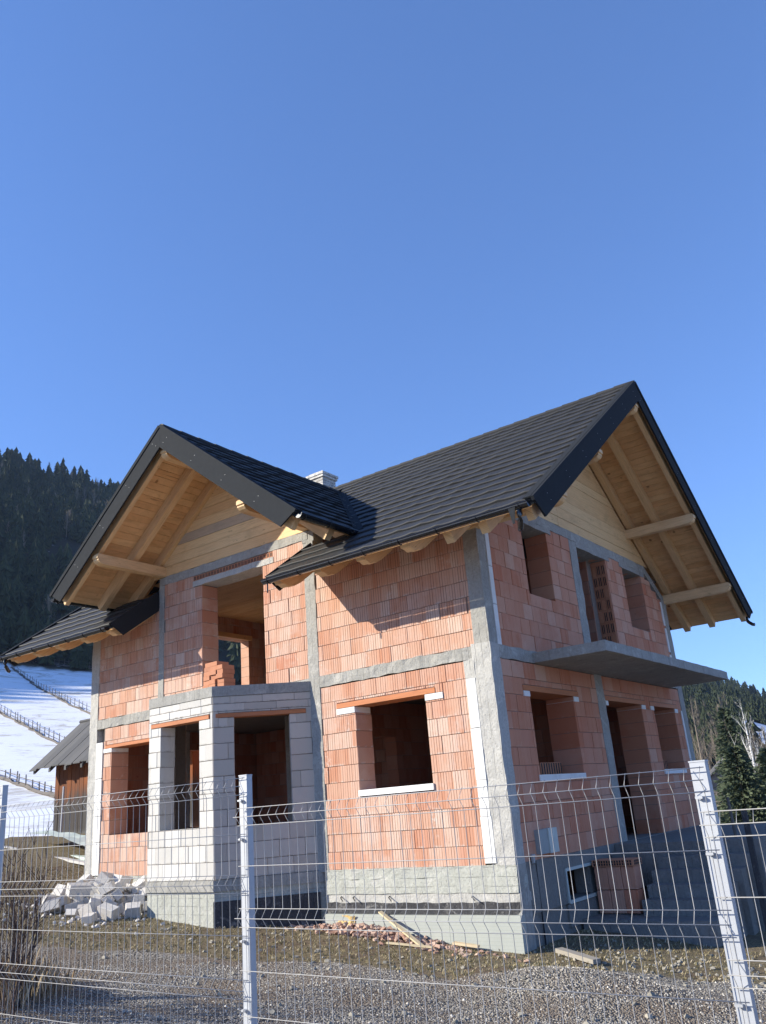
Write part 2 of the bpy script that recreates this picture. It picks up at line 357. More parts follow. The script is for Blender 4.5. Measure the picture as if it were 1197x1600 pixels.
def terrain():
    NA = 420; rings = [0.0]
    r = .6
    while r < 1500: rings.append(r); r *= 1.030
    # azimuth samples denser towards the view
    az = []
    a = -180.
    while a < 180:
        az.append(a); a += .5 if -72 < a < 2 else 1.6
    n = len(az); vs = [(CP.x, CP.y, ground_z(CP.x, CP.y+.01))]; fs = []; cols = [zone(CP.x, CP.y)]
    for r in rings[1:]:
        for a in az:
            x = CP.x + r*sin(R(a)); y = CP.y + r*cos(R(a)); z = ground_z(x, y)
            vs.append((x,y,z)); cols.append(zone(x,y))
    for k in range(n): fs.append((0, 1+(k+1)%n, 1+k))
    for i in range(len(rings)-2):
        b = 1+i*n
        for k in range(n): fs.append((b+k, b+(k+1)%n, b+n+(k+1)%n, b+n+k))
    global LOWEST; LOWEST = min(v[2] for v in vs)
    me = bpy.data.meshes.new('ground'); me.from_pydata(vs, [], fs)
    ca = me.color_attributes.new('zone', 'FLOAT_COLOR', 'POINT')
    flat = []
    for g,gr,s,f in cols: flat += [g, s, f, 1]
    ca.data.foreach_set('color', flat)
    me.polygons.foreach_set('use_smooth', [True]*len(fs)); me.update()
    t = NT('ground_cover'); P = t.pos()
    a = t.n('ShaderNodeAttribute'); a.attribute_name = 'zone'; z = t.sep(a.outputs['Color'])
    # gravel
    vd = t.vor(P, 42); vc = t.n('ShaderNodeTexVoronoi'); t.lk(P, vc.inputs['Vector']); vc.inputs['Scale'].default_value = 42
    vg = t.sep(vc.outputs['Color'])[0]
    gv = t.ramp(vg, [(0,(.16,.142,.118)),(.4,(.29,.262,.222)),(.8,(.43,.395,.34)),(1,(.60,.56,.49))])
    gv = t.mix(t.step(vd, .35, .8), gv, (.05,.048,.045))
    gv = t.mix(t.math('MULTIPLY', t.step(t.noise(P, .9, 5, .7), .40, .62), .8), gv, (.17,.13,.095))
    # mossy turf
    gn = t.noise(P, 22, 6, .8); gs = t.noise(P, 1.6, 5, .7)
    tf = t.ramp(gn, [(.3,(.075,.056,.036)),(.47,(.16,.13,.075)),(.6,(.27,.22,.14)),(.75,(.42,.36,.26))])
    tf = t.mix(t.step(gs, .48, .68), tf, (.15,.11,.075))
    base = t.mix(t.step(t.math('ADD', z[0], t.math('MULTIPLY', t.math('SUBTRACT', t.noise(P, 6, 4), .5), .9)), .35, .65), tf, gv)
    # snow with thin bare spots
    bare = t.step(t.noise(t.mapv(P, (1,1,3)), .11, 9, .78, .5), .50, .62)
    bare2 = t.step(t.noise(t.mapv(P, (.35,.35,5)), .6, 5, .7), .60, .72)
    sn = t.mix(t.math('MULTIPLY', t.math('MAXIMUM', bare, t.math('MULTIPLY', bare2,.7)), .75), (.80,.81,.84), (.34,.29,.20))
    sn = t.mix(t.math('MULTIPLY', t.noise(P, .5, 5, .7), .2), sn, (.66,.68,.74))
    base = t.mix(t.step(t.math('ADD', z[1], t.math('MULTIPLY', t.math('SUBTRACT', t.noise(P, .8, 5, .7), .5), .6)), .35, .6), base, sn)
    ff = t.mix(t.step(t.noise(P, .25, 5, .7), .60, .72), (.022,.020,.014), (.45,.46,.48))
    base = t.mix(z[2], base, ff)
    h = t.math('ADD', t.math('MULTIPLY', t.math('SUBTRACT', 1, vd), z[0]), t.math('MULTIPLY', gn, t.math('SUBTRACT', 1, z[0])))
    near = t.math('SUBTRACT', 1, z[1])
    t.fin(base, .95, t.bump(t.math('MULTIPLY', h, near), .9, .03))
    me.materials.append(t.mat)
    o = put('ground', me); tagit(o, kind='structure'); return o
terrain()

# ------------------------------------------------------------------ THE HOUSE
HOUSE = empty('unfinished_house', (0,0,-1.04))
tagit(HOUSE, 'unplastered brick house under construction with dark tiled gabled roofs and bare wooden eaves', 'house')
def part(mb, name, mats, label=None, parent=None, **kw):
    o = mb.build(name, mats, parent or HOUSE, **kw)
    if label: o['label'] = label
    return o
# -- bricks ---------------------------------------------------------
class Plane:
    """vertical wall face: origin P, running direction u (horizontal); bricks go inward"""
    def __init__(s, P, ang, th=.28):
        s.P = Vector(P); s.a = ang; s.u = Vector((cos(ang), sin(ang), 0)); s.inn = Vector((-sin(ang), cos(ang), 0)); s.th = th
        s.M = Matrix.Translation(s.P) @ Matrix.Rotation(ang, 4, 'Z')
    def pt(s, u, z, d=0): return s.P + s.u*u + s.inn*d + Vector((0,0,z))
F = Plane((0,0,0), 0.0, .40)                    # front face, u = x
G = Plane((0,0,0), R(90), .50); G2 = Plane((0,0,0), R(90), .42)                  # right face, u = y
LW = Plane((-9.48,0,0), R(-90))            # left outer wall, u = -y
BK = Plane((0,8.39,0), R(180))             # back wall, u = -x
all_bricks = []                            # (pixel area, plane, u0,u1,z0,z1, material key, wall)
def rect_sub(rc, op):
    a,b,c,d = rc; e,f,g,h = op
    if e >= b or f <= a or g >= d or h <= c: return [rc]
    out = []
    if e > a: out.append((a, e, c, d)); a = e
    if f < b: out.append((f, b, c, d)); b = f
    if g > c: out.append((a, b, c, g))
    if h < d: out.append((a, b, h, d))
    return out
def lay(pl, u0, u1, z0, z1, ops=(), bw=.25, bh=.25, seed=0, mk='b', wall=None, top=None, bond=.5, jig=0.0):
    rg = random.Random(seed*7+3); out = []
    n = max(1, int(round((z1-z0)/bh))); hh = (z1-z0)/n
    for k in range(n):
        za, zb = z0+k*hh, z0+(k+1)*hh
        off = (k % 2)*bond*bw + rg.uniform(-.04,.04)
        u = u0 - off
        while u < u1-.02:
            w = bw*(1 if rg.random() > .16 else rg.choice((.5,.75,1.35))); a, b = max(u,u0), min(u+w,u1); u += w
            if mk in 'bs' and b-a > .12 and rg.random() < .06 and all(abs(b-o[0]) > .35 and b < u1-.1 for o in ops): b -= rg.uniform(.012,.024)
            if b-a < .006: continue
            rcs = [(a,b,za,zb)]
            for op in ops:
                rcs = [q for rc in rcs for q in rect_sub(rc, op)]
            for (a1,b1,c1,d1) in rcs:
                if top:
                    d1 = min(d1, min(top(a1), top(b1)))
                if b1-a1 < .006 or d1-c1 < .012: continue
                out.append((a1,b1,c1,d1))
    for (a,b,c,d) in out:
        s = depth_px(pl.pt((a+b)/2,(c+d)/2)); vd = (pl.pt((a+b)/2,(c+d)/2)-CP).normalized()
        face = max(0., vd.dot(pl.inn))
        all_bricks.append([s*s*(b-a)*(d-c)*face, pl, a,b,c,d, mk, wall])
BM = {'b':M_brick, 's':M_brick_s, 'i':M_brick_in, 'a':M_aac, 'p':M_aac_p}
cache = {}
def brick_geo(w, h, t, joint=.0022, ch=.0045, U0=0.):
    j = joint; x0,x1,z0,z1 = j, w-j, .0035, h-.0035
    v = [(x0+ch,0,z0+ch),(x1-ch,0,z0+ch),(x1-ch,0,z1-ch),(x0+ch,0,z1-ch),
         (x0,ch,z0),(x1,ch,z0),(x1,ch,z1),(x0,ch,z1),
         (x0,t,z0),(x1,t,z0),(x1,t,z1),(x0,t,z1)]
    f = [(0,1,2,3),(4,5,1,0),(5,6,2,1),(6,7,3,2),(7,4,0,3),(8,9,5,4),(9,10,6,5),(10,11,7,6),(11,8,4,7),(11,10,9,8)]
    return v, f
def uv_of(v, f, U0): # planar uv: x along the face, or depth on the ends
    out = []
    for face in f:
        n = (Vector(v[face[1]])-Vector(v[face[0]])).cross(Vector(v[face[2]])-Vector(v[face[0]]))
        ends = abs(n.x) > abs(n.y) and abs(n.x) > abs(n.z)
        for i in face: out += [ (.022 if ends else v[i][0]), v[i][2] ]
    return out
def brick_mesh(w, h, t, mk, rg):
    key = (round(w*50), round(h*100), round(t*50), mk)
    if key in cache: return cache[key]
    v, f = brick_geo(w, h, t); me = bpy.data.meshes.new('brick'); me.from_pydata(v, [], f)
    l = me.uv_layers.new(name='UVMap'); l.data.foreach_set('uv', uv_of(v, f, .018+ (0 if mk in 'bs' else 0)))
    me.materials.append(BM[mk]); me.update(); cache[key] = me; return me
def joined_bricks(lst, name, mk, parent, stuff=True):
    v=[];f=[];uv=[];rn=[]
    rg = random.Random(5)
    for (_,pl,a,b,c,d,_m,_w) in lst:
        bv, bf = brick_geo(b-a, d-c, pl.th); base = len(v); o = rg.uniform(-.004,.004)
        v += [tuple(pl.pt(a+p[0], c+p[2], p[1]+o)) for p in bv]; f += [tuple(i+base for i in q) for q in bf]; uv += uv_of(bv, bf, .018)
        rn += [rg.random()]*len(bv)
    me = bpy.data.meshes.new(name); me.from_pydata(v, [], f)
    me.uv_layers.new(name='UVMap').data.foreach_set('uv', uv)
    me.attributes.new('rnd','FLOAT','POINT').data.foreach_set('value', rn)
    me.materials.append(BM[mk]); me.update()
    o = put(name, me, parent)
    if stuff: o['kind'] = 'stuff'
    return o
def core(pl, u0, u1, z0, z1, ops, name='wall', mat=None, top=None, ins=.012, parent=None):
    """mortar body of the wall, a little thinner than the bricks, with the same openings"""
    us = sorted({u0,u1}|{q for o in ops for q in (o[0]-ins,o[1]+ins) if u0<q<u1}); zs = sorted({z0,z1}|{q for o in ops for q in (o[2]-ins,o[3]+ins) if z0<q<z1})
    mb = MB()
    for i in range(len(us)-1):
        for j in range(len(zs)-1):
            um, zm = (us[i]+us[i+1])/2, (zs[j]+zs[j+1])/2
            if any(o[0]<um<o[1] and o[2]<zm<o[3] for o in ops): continue
            a,b,c,d = us[i],us[i+1],zs[j],zs[j+1]
            da = db = d
            if top:
                da, db = min(d, top(a)), min(d, top(b))
                if max(da,db) <= c+.01: continue
                da = max(da, c+.01); db = max(db, c+.01)
            q = [pl.pt(a,c,ins), pl.pt(b,c,ins), pl.pt(b,db,ins), pl.pt(a,da,ins)]
            mb.prism(q, pl.inn*(pl.th-2*ins))
    return part(mb, name, mat or M_mort, parent=parent)
t_ = NT('mortar'); M_mort = t_.fin(t_.mix(t_.noise(t_.pos(), 15, 4), (.16,.12,.10), (.26,.22,.19)), .95)
BEAMZ = (2.76, 2.95)
# openings (u0,u1,z0,z1)
W1 = (-2.53,-1.19,1.115,2.38); W0 = (-8.75,-7.42,.74,2.36); BAYO = (-7.0,-3.62,.0,2.76)
walls = {}
def wall(key, pl, u0, u1, z0, z1, ops, mk, seed, skip=(), top=None, bw=.25, bh=.25, name='wall'):
    w = core(pl, u0, u1, z0, z1, list(ops), name, top=top); walls[key] = w
    lay(pl, u0, u1, z0, z1, list(ops)+list(skip), bw, bh, seed, mk, w, top)
    return w
# front face, ground floor: (skip = where concrete, lintels or white blocks stand instead of bricks)
wall('fg', F, -3.24, -.458, 0, 2.76, [W1], 'b', 1, skip=[(-2.9,-1.0,2.38,2.47),(-2.9,-2.53,2.29,2.38),(-1.19,-.86,2.29,2.38),(-2.53,-1.19,1.02,1.115)])
wall('fl', F, -9.02, -7.0, 0, 2.76, [W0], 'b', 2, skip=[(-8.95,-7.1,2.36,2.43),(-9.0,-8.75,2.28,2.36)])
wall('fu', F, -3.24, -.23, 2.95, 4.92, [], 'b', 3)
LOG = (-6.08,-4.46,2.90,5.15)
wall('fw', F, -7.19, -3.46, 2.95, 5.37, [LOG], 'b', 4, skip=[(-6.33,-4.2,5.13,5.37)])
wall('ful', F, -9.24, -7.33, 2.95, 4.92, [], 'b', 5)
# right face
R1=(1.06,2.60,1.115,2.33); RD=(3.95,5.70,0,2.33); R3=(6.40,7.64,1.115,2.33)
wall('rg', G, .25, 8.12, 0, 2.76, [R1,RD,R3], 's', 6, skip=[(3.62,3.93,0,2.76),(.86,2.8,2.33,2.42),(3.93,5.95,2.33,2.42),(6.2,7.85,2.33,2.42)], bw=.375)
topg = lambda y: 5.30 if 1.0 < y < 7.38 else (5.30-(1.0-y)*.62 if y <= 1.0 else 5.30-(y-7.38)*.66)
U1=(1.53,2.48,3.92,5.16); UD=(3.72,5.12,2.95,5.14); U3=(6.0,7.05,3.90,5.14)
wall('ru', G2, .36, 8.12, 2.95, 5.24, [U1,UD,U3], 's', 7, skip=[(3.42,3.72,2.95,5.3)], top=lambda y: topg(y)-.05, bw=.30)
# left outer and back walls
LO1=(-4.27,-2.2,3.15,5.03); LO0=(-2.95,-2.3,.76,2.37)
wall('lg', LW, -8.1, -.28, 0, 2.76, [LO0], 'i', 8, skip=[(-2.3,-1.93,0,2.76)])
wall('lu', LW, -8.1, -.28, 2.95, 5.6, [LO1], 'b', 9)
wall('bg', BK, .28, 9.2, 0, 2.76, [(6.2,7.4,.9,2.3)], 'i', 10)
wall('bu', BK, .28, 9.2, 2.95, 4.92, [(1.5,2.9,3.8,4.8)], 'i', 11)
# inner partitions (seen through the openings)
P1 = Plane((0,4.4,0), 0, .25); P2 = Plane((-3.9,.42,0), R(90), .25)
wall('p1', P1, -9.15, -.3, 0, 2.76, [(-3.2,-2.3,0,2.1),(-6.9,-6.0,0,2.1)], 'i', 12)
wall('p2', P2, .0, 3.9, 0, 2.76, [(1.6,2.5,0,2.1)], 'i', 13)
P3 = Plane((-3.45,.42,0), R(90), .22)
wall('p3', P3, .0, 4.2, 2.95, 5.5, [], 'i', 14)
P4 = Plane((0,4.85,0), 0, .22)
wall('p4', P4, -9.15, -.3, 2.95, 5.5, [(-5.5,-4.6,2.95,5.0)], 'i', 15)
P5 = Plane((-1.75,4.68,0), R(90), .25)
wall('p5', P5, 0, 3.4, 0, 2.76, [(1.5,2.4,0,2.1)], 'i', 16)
P_sunblock = Plane((-.85,.42,0), R(90), .2)  # added inner wall, stops the sunbeam between front and side windows
wall('sunblock', P_sunblock, 0, 2.1, 0, 2.76, [], 'i', 17)
# emit: 300 largest as single objects, rest joined
vis = [b for b in all_bricks if b[6] in 'bs']
vis.sort(key=lambda b: -b[0]); single = vis[:300]; sid = {id(b) for b in single}
rg = random.Random(21)
for b in single:
    _,pl,a,c,z0,z1,mk,w = b
    me = brick_mesh(c-a, z1-z0, pl.th, mk, rg)
    o = bpy.data.objects.new('brick', me); COL.objects.link(o); o.parent = w
    kx = (c-a)/(round((c-a)*50)/50); kz = (z1-z0)/(round((z1-z0)*100)/100)
    m = wmat(w).inverted() @ Matrix.Translation(pl.pt(a+rg.uniform(-.002,.002), z0, rg.uniform(-.006,.005))) @ Matrix.Rotation(pl.a+rg.uniform(-.006,.006), 4, 'Z')
    l,q,s = m.decompose(); o.location = l; o.rotation_euler = q.to_euler(); o.scale = (kx,1,kz)
for mk, nm in (('b','ribbed_bricks'),('s','smooth_bricks'),('i','inner_bricks')):
    rest = [b for b in all_bricks if b[6]==mk and id(b) not in sid]
    joined_bricks(rest, nm, mk, HOUSE)

# -- concrete --------------------------------------------------------
def rough_box(x0,x1,y0,y1,z0,z1, amp=.008, st=.16, seed=0, ang=0, org=(0,0,0)):
    """box with subdivided, slightly uneven faces; edges wander like shuttered concrete"""
    bm = bmesh.new(); mb = MB()
    def g(a,b): return max(1, min(60, int(round(abs(b-a)/st))))
    nx,ny,nz = g(x0,x1), g(y0,y1), g(z0,z1)
    idx = {}; M = Matrix.Translation(Vector(org)) @ Matrix.Rotation(ang,4,'Z')
    def vert(i,j,k):
        key=(i,j,k)
        if key not in idx:
            p = Vector((x0+(x1-x0)*i/nx, y0+(y1-y0)*j/ny, z0+(z1-z0)*k/nz)); w = M @ p
            q = Vector((seed*3.7,0,0)); o = Vector((mnoise.noise(w*4+q), mnoise.noise(w*4+q+Vector((9,0,0))), mnoise.noise(w*4+q+Vector((0,9,0)))))*amp*1.6
            o += Vector((mnoise.noise(w*13+q), mnoise.noise(w*13+q+Vector((7,0,0))), mnoise.noise(w*13+q+Vector((0,7,0)))))*amp*.8
            idx[key] = bm.verts.new(w+o)
        return idx[key]
    def quad(a,b,c,d): 
        try: bm.faces.new((a,b,c,d))
        except ValueError: pass
    for i in range(nx):
        for k in range(nz):
            quad(vert(i,0,k),vert(i+1,0,k),vert(i+1,0,k+1),vert(i,0,k+1)); quad(vert(i,ny,k+1),vert(i+1,ny,k+1),vert(i+1,ny,k),vert(i,ny,k))
        for j in range(ny):
            quad(vert(i,j+1,0),vert(i+1,j+1,0),vert(i+1,j,0),vert(i,j,0)); quad(vert(i,j,nz),vert(i+1,j,nz),vert(i+1,j+1,nz),vert(i,j+1,nz))
    for j in range(ny):
        for k in range(nz):
            quad(vert(0,j,k),vert(0,j,k+1),vert(0,j+1,k+1),vert(0,j+1,k)); quad(vert(nx,j,k),vert(nx,j+1,k),vert(nx,j+1,k+1),vert(nx,j,k+1))
    bm.normal_update(); bmesh.ops.recalc_face_normals(bm, faces=bm.faces)
    return bm
def rpart(name, mat, dims, label=None, **kw):
    bm = rough_box(*dims, **kw); me = bpy.data.meshes.new(name); bm.to_mesh(me); bm.free(); me.materials.append(mat)
    o = put(name, me, HOUSE)
    if label: o['label'] = label
    return o
# foundation / plinth
rpart('plinth', M_plinth, (-3.3,.006,-.006,.3,-.145,.006), 'pale concrete plinth with shuttering marks', seed=1, st=.10, amp=.011)
rpart('plinth', M_plinth, (-3.3,.010,-.020,.3,-.335,-.14), seed=61, st=.12, amp=.006)
rpart('plinth', M_conc_l, (-3.3,.006,-.006,.3,-.46,-.33), seed=62, st=.12, amp=.008)
rpart('plinth', M_bitumen, (-3.3,-.002,-.016,.3,-.66,-.452), seed=2, amp=.014, st=.08)
MB_ = MB()
for i in range(3): MB_.box(-3.3+i*1.108, -3.3+(i+1)*1.108-.006, -.075+.004*(i%2), .05, -1.35, -.60-.006*(i==1))
part(MB_, 'insulation_panel', M_xps, 'grey green foam insulation boards covering the foundation foot')
rpart('foam_smear', M_foam, (-3.02,-2.72,-.088,-.07,-.82,-.60), amp=.03, st=.05)
rpart('plinth', M_plinth, (-9.49,-7.2,-.006,.3,-.6,.004), seed=4)
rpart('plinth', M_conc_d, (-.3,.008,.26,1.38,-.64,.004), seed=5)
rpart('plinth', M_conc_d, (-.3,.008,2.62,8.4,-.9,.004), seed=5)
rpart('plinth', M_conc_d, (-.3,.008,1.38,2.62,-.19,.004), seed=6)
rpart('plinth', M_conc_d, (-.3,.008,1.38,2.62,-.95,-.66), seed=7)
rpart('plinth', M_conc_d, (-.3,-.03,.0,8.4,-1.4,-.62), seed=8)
rpart('plinth', M_conc, (-.28,.010,.0,.27,-1.35,.004), seed=9)
rpart('plinth', M_plinth, (-9.48,-9.2,.3,8.4,-.7,.0), seed=9); rpart('plinth', M_plinth, (-9.2,0,8.1,8.38,-1.2,.0), seed=10)
part(MB().box(-.32,-.25,.0,.34,-1.3,-.5).box(-.004,.012,.545,.56,-1.1,.0), 'expansion_joint', M_dark)
# basement window: pale surround, dark room behind
bw = part(MB().box(-.02,.022,1.40,2.50,-.225,-.185).box(-.02,.022,1.40,1.44,-.64,-.225).box(-.02,.022,1.44,2.50,-.655,-.61), 'basement_window', M_meterw, 'small open basement window with a pale surround')
part(MB().box(-.28,-.03,2.3,2.60,-.61,-.225), 'reveal', M_conc_d, parent=bw)
part(MB().box(-2.2,-.30,1.2,1.3,-1.2,-.2).box(-2.2,-2.1,1.3,2.7,-1.2,-.2).box(-2.2,-.3,2.7,2.8,-1.2,-.2).box(-2.2,-.3,1.2,2.8,-1.25,-1.2), 'basement_wall', M_brick_in)
# pillars
rpart('pillar', M_conc_l, (-.30,.010,-.012,.255,.0,2.98), 'pale rough concrete corner pillar of the ground floor', seed=11, amp=.009)
rpart('pillar', M_conc_l, (-.46,-.28,-.008,.25,2.505,2.79), seed=41)
rpart('pillar', M_conc, (-.245,.004,-.006,.235,2.94,4.86), 'grey concrete corner pillar of the upper floor', seed=12)
rpart('pillar', M_conc, (-3.46,-3.23,-.008,.24,-.02,5.36), 'concrete pillar between brick wall and gabled wing', seed=13)
rpart('pillar', M_conc, (-7.335,-7.185,-.008,.22,2.93,5.40), seed=14)
rpart('pillar', M_conc_l, (-9.49,-9.235,-.010,.25,-.3,4.9), 'pale concrete pillar at the far end of the front wall', seed=15)
rpart('pillar', M_conc, (-.24,.006,3.62,3.93,.0,2.78), seed=16); rpart('pillar', M_conc, (-.24,.006,3.42,3.73,2.93,5.28), seed=17)
rpart('pillar', M_conc, (-.26,.010,8.12,8.40,-.9,4.84), 'grey concrete pillar at the rear corner', seed=18)
rpart('pillar', M_conc_l, (-9.50,-9.1,1.94,2.30,.0,2.76), seed=19); rpart('pillar', M_conc, (-6.3,-6.05,2.4,2.65,.0,2.76), seed=20)
# ring beams and slabs
rpart('ring_beam', M_conc, (-3.25,-.22,-.012,.28,2.775,2.955), 'grey concrete ring beam with ragged lower edge over the ground floor', seed=21, amp=.014, st=.1)
rpart('ring_beam', M_conc, (-9.25,-3.44,-.010,.28,2.77,2.952), seed=22, amp=.013, st=.1)
rpart('ring_beam', M_conc, (-.28,.012,.24,8.16,2.77,2.955), seed=23, amp=.012, st=.1)
rpart('ring_beam', M_conc, (-9.47,-9.2,.24,8.14,2.77,2.955), seed=24); rpart('ring_beam', M_conc, (-9.3,-.2,8.12,8.38,2.77,2.955), seed=25)
rpart('floor_slab', M_conc_d, (-9.2,-.28,.28,8.12,2.775,2.95), seed=26, st=.5, amp=.004)
rpart('floor_slab', M_conc_d, (-9.2,-.30,.3,8.12,-.2,.0), seed=27, st=.5, amp=.004)
rpart('ring_beam', M_conc, (-7.33,-3.34,-.014,.25,5.36,5.52), 'concrete beam under the wooden boards of the wing gable', seed=28, amp=.009, st=.1)
rpart('ring_beam', M_conc, (-3.47,-3.215,-.010,.25,5.30,5.50), seed=29)
rpart('ring_beam', M_conc, (-3.24,-.2,.0,.28,4.86,4.99), seed=30); rpart('ring_beam', M_conc, (-9.45,-7.3,.0,.28,4.86,4.99), seed=31)
rpart('ring_beam', M_conc, (-.26,.010,1.02,7.36,5.235,5.41), 'concrete beam under the wooden boards of the main gable', seed=32, amp=.008, st=.12)
for (a,za,b,zb,l) in ((7.34,5.22,8.41,4.60,None),(1.04,5.22,-.01,4.62,None)):
    mb = MB(); mb.prism([(.012,a,za),(.012,b,zb),(.012,b,zb+.17),(.012,a,za+.185)], (-.26,0,0)); part(mb, 'ring_beam', M_conc)
# loggia lintel, course of upended hollow bricks over it
rpart('lintel', M_conc_l, (-6.33,-4.18,-.016,.39,5.135,5.245), 'pale concrete lintel over the open loggia', seed=33, amp=.007, st=.09)
mb = MB()
for i in range(26):
    x = -6.32+i*.082; mb.box(x+.004, x+.078, -.004, .2, 5.25, 5.345)
    mb.box(x+.018, x+.034, -.0065, .0, 5.262, 5.333, 1); mb.box(x+.048, x+.064, -.0065, .0, 5.262, 5.333, 1)
part(mb, 'hollow_brick_course', [M_clay, M_dark], 'thin course of upended hollow bricks above the loggia lintel')
# window heads and sills
def uvbox(mb_list, name, mat, long, parent=None, label=None):
    mb = MB()
    for b in mb_list: mb.box(*b)
    return part(set_uv(mb, long), name, mat, label, parent)
def set_uv(mb, long):
    mb.long = Vector(long).normalized(); return mb
_old_mesh = MB.mesh
def mesh_uv(s, name, mats, smooth=False):
    me = _old_mesh(s, name, mats, smooth)
    if hasattr(s, 'long'):
        L = s.long; l = me.uv_layers.new(name='UVMap'); dat = []
        up = Vector((0,0,1)) if abs(L.z) < .9 else Vector((1,0,0)); A = L.cross(up).normalized(); B = L.cross(A)
        for p in me.polygons:
            for li in p.loop_indices:
                co = me.vertices[me.loops[li].vertex_index].co; dat += [co.dot(L), co.dot(A)+co.dot(B)]
        l.data.foreach_set('uv', dat)
    return me
MB.mesh = mesh_uv
uvbox([(-2.9,-1.0,-.012,.39,2.385,2.462)], 'lintel', M_lint, (1,0,0), label='orange clay lintel over the front window')
uvbox([(-8.95,-7.15,-.012,.39,2.365,2.425)], 'lintel', M_lint, (1,0,0))
for b in ((-2.9,-2.535,-.014,.395,2.29,2.378),(-1.185,-.87,-.014,.395,2.29,2.378),(-9.0,-8.745,-.012,.395,2.285,2.358)): part(MB().box(*b), 'packing_block', M_white)
for (a,b) in ((.86,1.05),(2.61,2.8),(3.935,4.06),(5.71,5.92),(6.2,6.39),(7.65,7.84)):
    part(MB().box(-.495,.012,a,b,2.245,2.325), 'packing_block', M_white)
for (a,b) in ((.86,2.82),(3.935,5.95),(6.2,7.86)): uvbox([(-.49,.006,a,b,2.332,2.412)], 'lintel', M_lint, (0,1,0))
part(MB().box(-2.55,-1.17,-.025,.38,1.03,1.118), 'window_sill', M_white, 'white foam sill strip of the front window')
part(MB().box(-.26,.02,1.0,2.62,1.03,1.118), 'window_sill', M_white); part(MB().box(-.26,.02,6.36,7.66,1.03,1.118), 'window_sill', M_white)
# white insulation strips beside the corner pillars
for k,(z0,z1) in enumerate(((.03,.62),(.625,1.10),(1.105,1.80),(1.81,2.50))):
    part(MB().box(-.452+.006*(k%2),-.292+.012*(k==0),-.02,.2,z0,z1), 'insulation_strip', M_white)
    part(MB().box(-9.232,-9.03,-.02,.2,z0,z1-.004), 'insulation_strip', M_white)
for z0,z1 in ((2.96,3.56),(3.57,4.15),(4.16,4.75)):
    part(MB().box(-.2,.014,.24,.352,z0,z1), 'insulation_strip', M_white); part(MB().box(-.2,.014,8.02,8.115,z0,z1-.05), 'insulation_strip', M_white)
for z0,z1 in ((0.1,.7),(.71,1.3),(1.31,2.3)): part(MB().box(-.2,.014,8.03,8.115,z0,z1), 'insulation_strip', M_white)
# upper right windows: lintels in concrete
for (a,b) in ((1.35,2.65),(3.72,5.3),(5.85,7.25)): rpart('lintel', M_conc, (-.41,.014,a,b,5.14,5.235), seed=int(a*10), amp=.006, st=.1)
# hollow bricks laid open side out, as sill rows and in the door jamb
mb = MB()
for (a,b) in ((1.7,2.45),(6.75,7.5)):
    x = a
    while x < b: mb.box(-.48,-.30,x,x+.075,1.12,1.31,0); mb.box(-.301,-.296,x+.02,x+.055,1.135,1.30,1); x += .085
part(mb, 'hollow_brick_row', [M_clay, M_dark], 'hollow bricks laid along the sills of the side windows')
mb = MB()
for k in range(9):
    z = 2.96+k*.235
    for j in range(4):
        x = -.40+j*.095; mb.box(x+.003, x+.090, 5.098, 5.116, z+.006, z+.225, 0)
        if (k*3+j) % 4 != 1: mb.box(x+.020, x+.036, 5.0945, 5.099, z+.03, z+.20, 1); mb.box(x+.054, x+.072, 5.0945, 5.099, z+.03, z+.20, 1)
part(mb, 'hollow_brick_jamb', [M_clay, M_dark], 'open sides of hollow bricks in the upper door jamb')
# balcony slab
rpart('balcony_slab', M_conc, (.0,1.21,1.30,7.67,2.77,2.925), 'bare concrete balcony slab over the side entrance', seed=40, amp=.005, st=.15)
# door frame strip (dark membrane) and meter box
part(MB().box(-.16,-.10,4.0,4.06,.0,2.3).box(-.2,-.16,3.96,4.0,.0,2.3), 'door_membrane', M_dark, 'dark strip hanging in the side doorway')
mbx = part(MB().box(.0,.07,.62,.90,.07,.385), 'meter_box', M_meterg, 'grey and pale meter box low on the side wall')
part(MB().box(.0,.085,.90,1.17,.065,.39).box(.085,.088,.985,1.0,.20,.23,0), 'cover', M_meterw, parent=mbx)
rpart('mortar_blob', M_conc_l, (-.002,.03,.38,.52,-.02,.09), amp=.03, st=.06)
# rebar stubs sticking out of the plinth
mb = MB()
for x in (-3.02,-2.78,-2.12,-.72): mb.tube([(x,.02,-.36),(x+.02,-.05,-.38),(x+.09,-.09,-.42)], .008, 5)
part(mb, 'tie_wire', M_dark)

